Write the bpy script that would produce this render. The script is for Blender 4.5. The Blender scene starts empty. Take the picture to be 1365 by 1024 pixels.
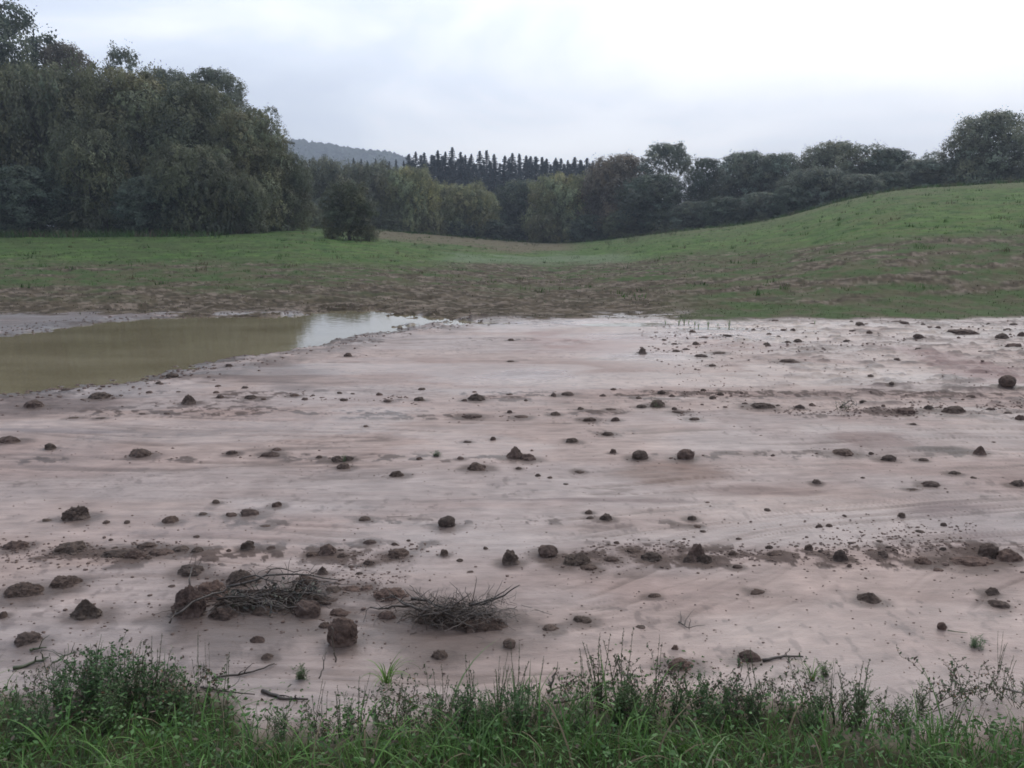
import bpy, math, random
import numpy as np
from math import radians as R, pi

sc = bpy.context.scene
col = sc.collection
random.seed(11)
rng = np.random.default_rng(11)

# ------------------------------------------------------------------ camera
F, CX, CY = 1150.0, 682.5, 512.0          # focal length and centre of a 1365 x 1024 frame
PITCH, CAMH = R(10.445), 1.8
cam = bpy.data.cameras.new("camera")
cam.sensor_width = 36.0
cam.lens = 36.0 * F / 1365.0
cam.clip_start = 0.05
cam.clip_end = 6000
cam_o = bpy.data.objects.new("camera", cam)
col.objects.link(cam_o)
cam_o.location = (0, 0, CAMH)
cam_o.rotation_euler = (pi / 2 - PITCH, 0, 0)
sc.camera = cam_o

# ------------------------------------------------------------------ sky and sun (overcast)
SUN_EL, SUN_AZ = R(48), R(28)              # azimuth from +Y towards +X
w = bpy.data.worlds.new("World")
sc.world = w
w.use_nodes = True
nt = w.node_tree
nt.nodes.clear()
def N(t, typ, **kw):
    n = t.nodes.new(typ)
    for k, v in kw.items():
        if k.startswith("i_"):
            n.inputs[k[2:].replace("_", " ")].default_value = v
        else:
            setattr(n, k, v)
    return n
L = nt.links.new
out = N(nt, "ShaderNodeOutputWorld")
bg1 = N(nt, "ShaderNodeBackground"); bg1.inputs["Strength"].default_value = 0.06
bg2 = N(nt, "ShaderNodeBackground"); bg2.inputs["Strength"].default_value = 1.18
addsh = N(nt, "ShaderNodeAddShader")
sky = N(nt, "ShaderNodeTexSky", sky_type="NISHITA", sun_disc=False, sun_elevation=SUN_EL, sun_rotation=SUN_AZ,
        air_density=1.0, dust_density=4.0, ozone_density=1.0)
L(sky.outputs[0], bg1.inputs["Color"])
tc = N(nt, "ShaderNodeTexCoord")
# cloud deck: divide direction by height so clouds flatten towards the horizon
sep = N(nt, "ShaderNodeSeparateXYZ"); L(tc.outputs["Generated"], sep.inputs[0])
zm = N(nt, "ShaderNodeMath", operation="ABSOLUTE"); L(sep.outputs["Z"], zm.inputs[0])
za = N(nt, "ShaderNodeMath", operation="ADD"); L(zm.outputs[0], za.inputs[0]); za.inputs[1].default_value = 0.16
dx_ = N(nt, "ShaderNodeMath", operation="DIVIDE"); L(sep.outputs["X"], dx_.inputs[0]); L(za.outputs[0], dx_.inputs[1])
dy_ = N(nt, "ShaderNodeMath", operation="DIVIDE"); L(sep.outputs["Y"], dy_.inputs[0]); L(za.outputs[0], dy_.inputs[1])
cmb = N(nt, "ShaderNodeCombineXYZ"); L(dx_.outputs[0], cmb.inputs[0]); L(dy_.outputs[0], cmb.inputs[1])
n1 = N(nt, "ShaderNodeTexNoise"); n1.inputs["Scale"].default_value = 1.25; n1.inputs["Detail"].default_value = 6
n1.inputs["Roughness"].default_value = 0.52; n1.inputs["Distortion"].default_value = 0.5
mpw = N(nt, "ShaderNodeMapping"); mpw.inputs["Location"].default_value = (3.1, 1.7, 0); mpw.inputs["Scale"].default_value = (2.3, 2.3, 5.5)
L(tc.outputs["Generated"], mpw.inputs[0]); L(mpw.outputs[0], n1.inputs["Vector"])
# the bright part of the overcast lies round the hidden sun, to the right of the view and high
sundir = (math.sin(SUN_AZ) * math.cos(SUN_EL), math.cos(SUN_AZ) * math.cos(SUN_EL), math.sin(SUN_EL))
dot = N(nt, "ShaderNodeVectorMath", operation="DOT_PRODUCT"); L(tc.outputs["Generated"], dot.inputs[0])
dot.inputs[1].default_value = sundir
m1 = N(nt, "ShaderNodeMath", operation="MULTIPLY_ADD"); L(dot.outputs["Value"], m1.inputs[0])
m1.inputs[1].default_value = 1.15; m1.inputs[2].default_value = -1.20
m2 = N(nt, "ShaderNodeMath", operation="MULTIPLY_ADD"); L(n1.outputs[0], m2.inputs[0])
m2.inputs[1].default_value = 1.75; L(m1.outputs[0], m2.inputs[2])
ramp = N(nt, "ShaderNodeValToRGB")
el = ramp.color_ramp.elements
el[0].position = 0.18; el[0].color = (0.57, 0.62, 0.73, 1)
el[1].position = 0.80; el[1].color = (1.02, 1.03, 1.05, 1)
e = el.new(0.42); e.color = (0.70, 0.75, 0.85, 1)
e = el.new(0.60); e.color = (0.90, 0.92, 0.97, 1)
L(m2.outputs[0], ramp.inputs[0]); L(ramp.outputs[0], bg2.inputs["Color"])
L(bg1.outputs[0], addsh.inputs[0]); L(bg2.outputs[0], addsh.inputs[1]); L(addsh.outputs[0], out.inputs["Surface"])

sun = bpy.data.lights.new("sun", "SUN")
sun.energy = 0.5
sun.angle = R(40)
sun.color = (1.0, 0.97, 0.93)
sun_o = bpy.data.objects.new("sun", sun)
col.objects.link(sun_o)
from mathutils import Vector
sun_o.rotation_euler = Vector(sundir).to_track_quat("Z", "Y").to_euler()
sun_o.location = (20, 20, 60)

sc.view_settings.view_transform = "Standard"
sc.view_settings.look = "None"
sc.view_settings.gamma = 1.0
sc.view_settings.exposure = 0.0
sc.cycles.max_bounces = 6
sc.cycles.diffuse_bounces = 3
sc.cycles.glossy_bounces = 2
sc.cycles.transmission_bounces = 2
sc.cycles.volume_bounces = 0
sc.cycles.transparent_max_bounces = 4
sc.cycles.filter_width = 1.7

# ------------------------------------------------------------------ noise
M32 = np.uint64(0xFFFFFFFF)
def _hash(ix, iy, iz, seed):
    n = (ix.astype(np.int64) * 374761393 + iy.astype(np.int64) * 668265263 + iz * 2147483647 * 3 + iz * 97531 + seed * 2654435)
    n = n.astype(np.uint64) & M32
    n = ((n ^ (n >> np.uint64(13))) * np.uint64(1274126177)) & M32
    n = ((n ^ (n >> np.uint64(15))) * np.uint64(2246822519)) & M32
    return (n ^ (n >> np.uint64(16))).astype(np.float64) / 4294967296.0
def vn2(x, y, seed=0):
    ix = np.floor(x); iy = np.floor(y); fx = x - ix; fy = y - iy
    fx = fx * fx * (3 - 2 * fx); fy = fy * fy * (3 - 2 * fy)
    z = np.zeros(np.shape(ix), np.int64)
    a = _hash(ix, iy, z, seed); b = _hash(ix + 1, iy, z, seed)
    c = _hash(ix, iy + 1, z, seed); d = _hash(ix + 1, iy + 1, z, seed)
    return (a + (b - a) * fx) * (1 - fy) + (c + (d - c) * fx) * fy
def fbm(x, y, o=4, seed=0, g=0.5):
    x = np.asarray(x, float); y = np.asarray(y, float)
    s = 0; a = 1; t = 0
    for k in range(o):
        s = s + a * vn2(x * 2 ** k + 17.3 * k, y * 2 ** k - 9.1 * k, seed + k); t += a; a *= g
    return s / t                              # 0..1
def vn3(p, seed=0):
    i = np.floor(p).astype(np.int64); f = p - i; f = f * f * (3 - 2 * f)
    def hh(a, b, c): return _hash(i[:, 0] + a, i[:, 1] + b, i[:, 2] + c, seed)
    def lx(b, c): return hh(0, b, c) * (1 - f[:, 0]) + hh(1, b, c) * f[:, 0]
    return (lx(0, 0) * (1 - f[:, 1]) + lx(1, 0) * f[:, 1]) * (1 - f[:, 2]) + (lx(0, 1) * (1 - f[:, 1]) + lx(1, 1) * f[:, 1]) * f[:, 2]
def fbm3(p, o=3, seed=0):
    s = 0; a = 1; t = 0
    for k in range(o):
        s = s + a * vn3(p * 2 ** k + 5.1 * k, seed + k); t += a; a *= 0.55
    return s / t - 0.5
def sm(a, b, x):
    t = np.clip((x - a) / (b - a), 0, 1)
    return t * t * (3 - 2 * t)
def lerp(a, b, t): return a + (b - a) * t

# ------------------------------------------------------------------ surveying: sight lines from the tripod
cP, sP = math.cos(PITCH), math.sin(PITCH)
def ray(px, py):
    cx = (px - CX) / F; cy = (CY - py) / F
    return np.array([cx, cP + cy * sP, -sP + cy * cP])
def flat(px, py, z=0.0):
    d = ray(px, py); t = (z - CAMH) / d[2]
    return d[0] * t, d[1] * t
def slope(py):                              # rise per metre of depth along a sight line
    cy = (CY - np.asarray(py, float)) / F
    return (-sP + cy * cP) / (cP + cy * sP)
def rowof(Y, z):                            # image row of a point at depth Y and height z
    s = (z - CAMH) / Y
    cy = (s * cP + sP) / (cP - s * sP)
    return CY - F * cy
def bearing(x, Y):                          # column on the horizon line
    return CX + F / cP * x / np.maximum(Y, 0.5)

def tab(t, x): return np.interp(x, [a for a, b in t], [b for a, b in t])
YC = [(-900, 62), (0, 64), (340, 66), (400, 92), (500, 105), (600, 118), (740, 124), (850, 110), (1000, 92), (1150, 84), (1365, 80), (2300, 82)]
RC = [(-900, 316), (0, 316), (280, 314), (345, 309), (400, 304), (500, 307), (600, 315), (680, 322), (745, 325), (800, 321), (900, 309),
      (1000, 299), (1060, 286), (1110, 271), (1150, 262), (1200, 253), (1280, 248), (1365, 243), (1700, 225), (2300, 215)]
ZF = [(-900, 1.3), (400, .9), (700, -1.2), (900, 0.0), (1400, 3.0), (2300, 3)]
_us = np.linspace(-900, 2300, 641)
def _smooth(v, k=13):
    p = np.pad(v, k, mode="edge"); return np.convolve(p, np.ones(2 * k + 1) / (2 * k + 1), "valid")
_yc = _smooth(tab(YC, _us)); _rc = _smooth(tab(RC, _us), 4); _zf = _smooth(tab(ZF, _us))
YE = flat(682, 427.5)[1]                   # where silt meets field
Y0 = YE - .3
def macro(x, y):
    """large form of the land: flat silted bottom, rising field, crest on the right"""
    x = np.asarray(x, float); Y = np.asarray(y, float)
    u = np.clip(bearing(x, Y), -900, 2300)
    yc = np.interp(u, _us, _yc); rc = np.interp(u, _us, _rc); zf = np.interp(u, _us, _zf)
    zc = CAMH + slope(rc) * yc
    t = np.clip((Y - Y0) / (yc - Y0), 0, 1)
    zi = zc * (1.25 * t - 0.25 * t ** 3)
    zi = np.where(t < 0.12, zi * sm(-0.02, 0.12, t), zi)
    ov = np.maximum(Y - yc, 0)
    ze = zc + ov * 0.03 - 0.0012 * ov ** 2
    ze = np.where(ov > 60, zc - 2.5, ze)
    zo = lerp(ze, zf, sm(0, 90, ov))
    z = np.where(Y > yc, zo, zi)
    far = sm(0, 1, np.hypot(x, Y) / 350 - 0.8)
    z = lerp(z, 0.0, far)
    z = np.where(Y < Y0, 0.0, z)
    # roadside verge the photographer stands on
    z = z + 0.18 * sm(3.4, 1.8, Y)
    return z

# puddle outline (shore survey)
PUD = [(-420, 560), (-300, 470), (0, 447), (60, 441), (112, 432), (200, 424), (300, 422), (395, 419), (445, 412), (500, 414), (560, 420), (640, 427),
       (612, 433), (560, 438), (500, 446), (450, 456), (400, 467), (345, 476), (280, 487), (225, 500), (150, 514), (80, 522), (0, 528), (-150, 545)]
PW = np.array([flat(a, b, -0.03) for a, b in PUD])
THIN = [(850, 431, 110, 4), (950, 436, 70, 3), (640, 430, 60, 3)]      # thin films of water on the silt
def polysd(x, y, P):
    d = np.full(x.shape, 1e9); ins = np.zeros(x.shape, bool)
    n = len(P)
    for i in range(n):
        ax, ay = P[i]; bx, by = P[(i + 1) % n]
        ex, ey = bx - ax, by - ay
        t = np.clip(((x - ax) * ex + (y - ay) * ey) / (ex * ex + ey * ey), 0, 1)
        d = np.minimum(d, np.hypot(x - ax - ex * t, y - ay - ey * t))
        c = ((ay <= y) & (by > y)) | ((by <= y) & (ay > y))
        with np.errstate(divide="ignore", invalid="ignore"):
            xi = ax + (y - ay) / (by - ay if by != ay else 1e-9) * ex
        ins ^= c & (x < xi)
    return np.where(ins, -d, d)
def pud_sd(x, y):
    sd = np.full(x.shape, 9.0)
    m = (y > 5) & (y < 23) & (x < 3)
    if m.any():
        sd[m] = polysd(x[m], y[m], PW)
        xm, ym = x[m], y[m]
        sd[m] += (fbm(xm * 2, ym * 1.6, 4, 50) - 0.5) * 0.7 + (fbm(xm * 9, ym * 6, 3, 55) - 0.5) * 0.3
    return sd
FR = [(flat(682, r)[1], a) for r, a in ((735, .62), (742, .35), (528, .6), (550, .55), (692, .3), (612, .35), (455, .5), (430, .5))]
def relief(x, y):
    """small forms of the wet silt: flow streaks, old plough rows, lumps"""
    x = np.asarray(x, float); y = np.asarray(y, float)
    yt = y; x = x * 1.27; y = y * 1.27
    wx = x + 1.2 * (fbm(x * .35, y * .35, 3, 3) - .5); wy = y + 0.9 * (fbm(x * .3, y * .5, 3, 4) - .5)
    # flow turns from across the view (far) to diagonal (near right)
    k = .62 * sm(9.5, 5.0, y) * sm(-1.0, 2.5, x)
    along = wx * (1 - .35 * k) + wy * .8 * k
    across = wy - wx * .75 * k
    st = fbm(along * .5, across * 4.5, 4, 8)
    st2 = fbm(along * .9, across * 13, 3, 18)
    big = fbm(x * .45, y * .45, 3, 12)
    r1 = 1 - np.abs(2 * fbm(along * .28 + 3, across * 3.2, 4, 26) - 1); r2 = 1 - np.abs(2 * fbm(along * .6, across * 9 + 5, 3, 27) - 1)
    farr = sm(1.0, 6.0, x) * sm(7.5, 11, y)
    rid = sm(.90, .975, r1) * sm(.42, .60, fbm(along * .5, across * .9, 3, 28)) + sm(.88, .98, r2) * sm(.45, .6, fbm(along * .6, across * 1.5, 3, 29)) * (.45 + .55 * farr)
    rid = np.clip(rid, 0, 1)
    h = (big - .5) * .04 + (st - .5) * .024 + (st2 - .5) * .009
    hf = fbm(x * 9, y * 9, 4, 21, .6)
    band = 0
    for Yr, a in FR:
        wob = .25 * (fbm(x * .5, y * 0 + Yr, 2, 31) - .5)
        band = band + a * np.exp(-((yt - Yr - wob) / (.035 * Yr)) ** 2)
    patch = sm(.40, .62, fbm(x * 1.1 + 9, y * 1.5, 3, 33))
    h = h + band * patch * (sm(.50, .8, hf) * .014 + .001)
    h = h - .007 * rid
    right = sm(2.0, 6.0, x) * sm(8, 12, y)
    h = h + right * (sm(.5, .8, fbm(x * 3, y * 6, 4, 39)) * .04)
    return h, st, st2, band * patch, hf, right, rid
def height(x, y, full=False):
    x = np.atleast_1d(np.asarray(x, float)); y = np.atleast_1d(np.asarray(y, float))
    z = macro(x, y)
    h, st, st2, band, hf, right, rid = relief(x, y)
    near = sm(YE * 1.12, YE * .95, y)
    r = np.hypot(x, y)
    fh = (fbm(x * .9, y * .9, 3, 61) - .5) * .16 + (fbm(x * 4, y * 4, 4, 62) - .5) * .16
    fh = fh * sm(YE, YE * 1.2, y) * sm(400, 150, r) * .8
    zz = z + h * near + fh
    sd = pud_sd(x, y)
    rag = (fbm(x * 6, y * 6, 4, 70, .6) - .5)
    pz = np.clip(sd * .11, -.16, .05) - .018 + rag * .05
    rightpart = sm(-6.3, -4.0, x) * sm(YE * .86, YE * .98, y)
    pz = pz + rightpart * sm(.55, .70, fbm(x * 4.0, y * 4.0, 4, 71, .6)) * .06
    m = sm(1.1, 0.1, sd)
    zz = lerp(zz, pz, m)
    thin = np.zeros_like(zz)
    for px, py, wx_, wy_ in THIN:
        X, Yt = flat(px, py); hw = wx_ / F * Yt; hy = flat(px, py - wy_)[1] - Yt
        thin = np.maximum(thin, np.exp(-((x - X) / hw) ** 2 - ((y - Yt) / hy) ** 2))
    zz = lerp(zz, -.036 + (h) * .45, sm(.25, .7, thin))
    if full: return zz, dict(h=h, st=st, st2=st2, band=band, hf=hf, right=right, sd=sd, thin=thin, near=near, rag=rag, rid=rid)
    return zz
def hz(x, y): return float(height([x], [y])[0])

def G(px, py, z=None):
    """world point on the ground seen at this place of the survey photograph"""
    x, y = flat(px, py)
    if py > 428: 
        return x, y, hz(x, y)
    d = ray(px, py); 
    ts = np.linspace(14, 260, 4000)
    zz = CAMH + d[2] * ts - macro(d[0] * ts, d[1] * ts)
    i = np.argmax(zz < 0) if (zz < 0).any() else len(ts) - 1
    t = ts[i]
    return d[0] * t, d[1] * t, float(macro([d[0] * t], [d[1] * t])[0])

# ------------------------------------------------------------------ ground colour (albedo) by place
G1 = [(-900, 350), (0, 346), (300, 350), (450, 352), (560, 352), (700, 351), (840, 350), (900, 343), (1000, 336), (1100, 328), (1200, 320), (1365, 307), (2300, 290)]
VERGE = [(-900, 900), (0, 940), (50, 915), (150, 905), (255, 925), (300, 985), (420, 985), (520, 965), (640, 950), (800, 935), (950, 945), (1080, 955), (1200, 985), (1300, 1000), (1365, 1005), (2300, 1000)]
_vu = np.linspace(-900, 2300, 321); _vy = np.array([flat(0, r)[1] for r in tab(VERGE, _vu)])
def verge_y(x, y): return np.interp(bearing(x, y), _vu, _vy)
def c3(*c): return np.array(c, float)
def mixc(a, b, t): return a * (1 - t[:, None]) + b * t[:, None]
def field_edge(x): return YE + .2 + .7 * (fbm(x * .6, x * 0 + 3, 3, 160) - .5) + 1.0 * sm(-5.5, -8, x)
CLODXY = []
def ground_col(x, y, z, D):
    n = len(x)
    nz1 = fbm(x * .5, y * .5, 4, 101); nz2 = fbm(x * 2.2, y * 2.2, 4, 102); nz3 = fbm(x * 8, y * 8, 3, 103)
    # --- silt
    xr, yr = x, y; x = x * 1.27; y = y * 1.27
    mud = np.tile(c3(.345, .265, .230), (n, 1))
    mud = mixc(mud, c3(.328, .268, .243), sm(.42, .62, fbm(x * .35, y * .8, 4, 110)))
    mud = mixc(mud, c3(.290, .210, .182), .6 * sm(.52, .72, fbm(x * .4 + 7, y * 1.1, 4, 111)))
    mud = mixc(mud, c3(.14, .108, .096), .7 * sm(.57, .72, D["st2"]) * (.18 + .82 * D["right"]))
    mud = mixc(mud, c3(.145, .108, .092), .6 * D["rid"])
    mud = mixc(mud, c3(.24, .182, .16), .3 * sm(.56, .72, D["st"]))
    mud = mixc(mud, c3(.095, .070, .060), .9 * sm(.16, .30, D["band"] * sm(.44, .60, D["hf"])))
    mud = mixc(mud, c3(.08, .06, .055), .8 * D["right"] * sm(.52, .72, fbm(x * 3, y * 6, 4, 39)))
    mud = mud * (.84 + .32 * nz3)[:, None] * (.86 + .28 * fbm(x * 1.4, y * 3.2, 5, 115, .6))[:, None]
    mud = mixc(mud, c3(.13, .10, .09), .55 * sm(.62, .74, fbm(x * 16, y * 11, 3, 116)) * sm(.4, .6, fbm(x * 1.1, y * 1.5, 3, 117)))
    x, y = xr, yr
    qx = (fbm(x * .9, y * .9, 4, 118) - .5); qy = (fbm(x * .9 + 40, y * .9, 4, 119) - .5)
    for px, py, wx_, wy_, cc, s in ((30, 430, 190, 12, (.125, .10, .09), 1.0), (330, 500, 120, 16, (.13, .10, .09), .7), (70, 540, 160, 14, (.13, .10, .09), .8), (900, 634, 85, 12, (.18, .118, .092), .7), (1010, 655, 110, 6, (.16, .11, .095), .6), (1160, 592, 40, 16, (.18, .125, .11), .7),
                                    (1240, 602, 60, 4, (.06, .045, .04), .9), (800, 452, 120, 12, (.27, .175, .155), .6), (1000, 462, 70, 6, (.2, .125, .11), .7), (1275, 485, 45, 22, (.22, .14, .13), .6),
                                    (660, 495, 200, 14, (.25, .175, .15), .6), (60, 575, 110, 3, (.16, .13, .125), .7), (750, 668, 190, 2.5, (.17, .125, .115), .7), (1320, 700, 70, 26, (.18, .14, .135), .6)):
        X, Yt = flat(px, py); hw = wx_ / F * Yt; hy = flat(px, py - wy_)[1] - Yt
        g = np.exp(-((x - X + qx * 1.6 * hw) / hw) ** 2 - ((y - Yt + qy * 2.6 * hy) / hy) ** 2)
        mud = mixc(mud, c3(*cc), s * sm(.12, .62, g * (.30 + 1.35 * fbm(x * 1.6, y * 9.0, 4, 120, .6))))
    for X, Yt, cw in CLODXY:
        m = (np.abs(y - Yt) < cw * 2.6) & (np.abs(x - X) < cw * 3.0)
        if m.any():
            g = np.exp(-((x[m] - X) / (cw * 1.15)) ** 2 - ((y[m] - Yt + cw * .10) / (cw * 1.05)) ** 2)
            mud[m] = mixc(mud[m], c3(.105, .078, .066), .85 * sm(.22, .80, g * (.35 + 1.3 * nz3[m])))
    # --- margins of the puddle
    sh = sm(1.3, .1, D["sd"]) * sm(.33, .52, fbm(x * 2.6, y * 3.0, 4, 130, .6))
    mud = mixc(mud, c3(.07, .055, .048), .85 * sh)
    mud = mixc(mud, c3(.08, .062, .05), sm(.12, .0, D["sd"]))
    mud = mixc(mud, c3(.12, .095, .045), sm(-.05, -.3, D["sd"]) * (z < -.035))
    rough = .53 + .10 * (nz2 - .5) - .07 * sm(9, 16, y) - .06 * sm(.5, .62, fbm(x * .6 + 4, y * .9, 3, 141)) + .15 * sm(.3, .8, D['band'])
    for px, py, wx_, wy_ in ((850, 478, 80, 13), (940, 445, 110, 12), (700, 500, 60, 8)):
        X, Yt = flat(px, py); hw = wx_ / F * Yt; hy = flat(px, py - wy_)[1] - Yt
        rough = rough - .28 * np.exp(-((x - X + qx * hw) / hw) ** 2 - ((y - Yt + qy * hy) / hy) ** 2)
    rough = rough - .30 * sm(.1, .6, D["thin"]) - .12 * sm(.5, .62, fbm(x * .5, y * 1.2, 3, 140))
    # --- field
    row = rowof(np.maximum(y, 3), z) + (fbm(x * .25, y * .25, 4, 150) - .5) * 16
    u = bearing(x, y)
    st = fbm(x * .55, y * 1.5, 4, 151)
    tf = fbm(x * 2.2, y * 3.2, 4, 152, .62)
    green = mixc(np.tile(c3(.062, .112, .030), (n, 1)), c3(.085, .138, .040), sm(.4, .7, nz1))
    green = mixc(green, c3(.085, .105, .042), sm(.42, .65, st))
    green = mixc(green, c3(.036, .072, .022), sm(.50, .75, nz2))
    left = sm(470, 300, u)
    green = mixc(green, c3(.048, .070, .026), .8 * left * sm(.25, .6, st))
    pale = sm(560, 620, u) * sm(880, 800, u) * sm(338, 342, row) * sm(354, 349, row)
    green = mixc(green, c3(.13, .165, .10), .8 * pale)
    rc = np.interp(u, _us, _rc)
    pink = sm(430, 520, u) * sm(790, 740, u) * sm(15, 8, row - rc)
    green = mixc(green, c3(.125, .098, .070), .8 * pink)
    crest = sm(760, 860, u) * sm(9, 2, row - rc)
    green = mixc(green, c3(.10, .105, .055), .7 * crest)
    brown = mixc(np.tile(c3(.100, .080, .054), (n, 1)), c3(.056, .045, .031), sm(.42, .62, tf))
    brown = mixc(brown, c3(.18, .145, .115), .75 * sm(.58, .72, fbm(x * 2.6 + 31, y * 4.0, 4, 153, .6)))
    ch = fbm(x * 5, y * 8, 3, 154, .6)
    brown = mixc(brown, c3(.042, .034, .024), .8 * sm(.54, .64, ch)); brown = mixc(brown, c3(.19, .155, .125), .7 * sm(.40, .33, ch))
    mixg = mixc(np.tile(c3(.056, .084, .032), (n, 1)), c3(.082, .082, .045), sm(.45, .6, nz2))
    isr = sm(850, 1000, u)
    gshare = lerp(sm(.46, .62, st) * sm(412, 366, row), sm(.36, .56, st), isr)
    gshare = np.maximum(gshare, isr * sm(392, 400, row) * sm(.30, .5, nz1) * .9)
    gshare = np.maximum(gshare, left * sm(385, 372, row) * sm(.3, .5, st))
    low = mixc(brown, mixg, np.clip(gshare, 0, 1))
    g1 = tab(G1, u) + (nz1 - .5) * 8
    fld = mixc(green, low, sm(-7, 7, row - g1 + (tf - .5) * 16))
    fld = fld * (.72 + .56 * tf)[:, None]
    farw = sm(100, 170, y - 0 * x)
    fld = mixc(fld, c3(.05, .065, .035), farw)
    edge = field_edge(x) + .7 * (nz2 - .5)
    isf = sm(-.25, .35, y - edge)
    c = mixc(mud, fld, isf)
    rough = lerp(rough, .85, isf * .8)
    wetf = isf * sm(412, 421, row) * sm(.5, .62, nz2); rough = lerp(rough, .25, wetf * (1 - isr)); c = mixc(c, c3(.2, .165, .155), .5 * wetf * (1 - isr))
    # --- verge
    v = sm(.12, -.25, y - verge_y(x, y) + (nz2 - .5) * .35)
    c = mixc(c, mixc(np.tile(c3(.06, .05, .035), (n, 1)), c3(.04, .055, .022), nz2), v)
    rough = lerp(rough, .9, v)
    return np.clip(c, 0, 1), np.clip(rough, .08, 1)

# ------------------------------------------------------------------ mesh helpers
def mk_mesh(name, V, Fc, cols=None, rough=None, smooth=False):
    """V (n,3); Fc a list of faces or an int array (m,k); cols (n,3) point colours"""
    me = bpy.data.meshes.new(name)
    V = np.asarray(V, np.float32)
    if isinstance(Fc, np.ndarray):
        m, k = Fc.shape
        me.vertices.add(len(V)); me.vertices.foreach_set("co", V.ravel())
        me.loops.add(m * k); me.loops.foreach_set("vertex_index", Fc.astype(np.int32).ravel())
        me.polygons.add(m); me.polygons.foreach_set("loop_start", np.arange(0, m * k, k, dtype=np.int32))
        me.update(calc_edges=True)
    else:
        me.from_pydata([tuple(v) for v in V.tolist()], [], Fc)
    if cols is not None:
        a = me.color_attributes.new("Col", "FLOAT_COLOR", "POINT")
        cc = np.ones((len(V), 4), np.float32); cc[:, :3] = cols
        a.data.foreach_set("color", cc.ravel())
    if rough is not None:
        a = me.attributes.new("rough", "FLOAT", "POINT"); a.data.foreach_set("value", np.asarray(rough, np.float32))
    me.polygons.foreach_set("use_smooth", np.full(len(me.polygons), smooth))
    me.update()
    return me
def link(name, me, mat=None, parent=None, loc=None):
    o = bpy.data.objects.new(name, me)
    col.objects.link(o)
    if mat is not None and me is not None and not me.materials: me.materials.append(mat)
    if parent is not None: o.parent = parent
    if loc is not None: o.location = loc
    return o
LABELS = set()
def tag(o, label=None, cat=None, group=None, kind=None):
    if label:
        o["label"] = label; LABELS.add(label)
    if cat: o["category"] = cat
    if group: o["group"] = group
    if kind: o["kind"] = kind
    return o
def empty(name, loc, rz=0.0, s=(1, 1, 1)):
    o = bpy.data.objects.new(name, None); col.objects.link(o)
    o.location = loc; o.rotation_euler = (0, 0, rz); o.scale = s; o.empty_display_size = .2
    return o

class MB:
    def __init__(s): s.v = []; s.f = []; s.c = []
    def tube(s, pts, rad, n=5, c=(.1, .1, .1), cap=True):
        pts = np.asarray(pts, float); b0 = len(s.v)
        up = np.array([0, 0, 1.0])
        for i, p in enumerate(pts):
            d = pts[min(i + 1, len(pts) - 1)] - pts[max(i - 1, 0)]; d = d / (np.linalg.norm(d) + 1e-9)
            a = np.cross(d, up if abs(d[2]) < .9 else np.array([1., 0, 0])); a /= np.linalg.norm(a) + 1e-9
            b = np.cross(d, a)
            r = rad[i] if hasattr(rad, "__len__") else rad
            for k in range(n):
                t = 2 * pi * k / n
                s.v.append(p + r * (math.cos(t) * a + math.sin(t) * b)); s.c.append(c)
        for i in range(len(pts) - 1):
            for k in range(n):
                k2 = (k + 1) % n
                s.f.append((b0 + i * n + k, b0 + i * n + k2, b0 + (i + 1) * n + k2, b0 + (i + 1) * n + k))
        if cap:
            s.f.append(tuple(b0 + k for k in range(n))[::-1]); s.f.append(tuple(b0 + (len(pts) - 1) * n + k for k in range(n)))
    def leaf(s, p, d, nrm, ln, wd, c, curl=.15):
        d = d / (np.linalg.norm(d) + 1e-9); sd = np.cross(d, nrm); sd /= np.linalg.norm(sd) + 1e-9
        up = np.cross(sd, d)
        b = len(s.v)
        P = [p, p + d * ln * .35 + sd * wd * .5 + up * ln * curl * .4, p + d * ln * .35 + up * 0, p + d * ln * .35 - sd * wd * .5 + up * ln * curl * .4,
             p + d * ln * .75 + sd * wd * .35, p + d * ln * .75 - up * ln * curl * .3, p + d * ln * .75 - sd * wd * .35, p + d * ln - up * ln * curl]
        s.v += P; s.c += [c] * 8
        s.f += [(b, b + 1, b + 2), (b, b + 2, b + 3), (b + 1, b + 4, b + 5, b + 2), (b + 2, b + 5, b + 6, b + 3), (b + 4, b + 7, b + 5), (b + 5, b + 7, b + 6)]
    def mesh(s, name, smooth=False): return mk_mesh(name, np.array(s.v), s.f, np.array(s.c), smooth=smooth)

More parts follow.
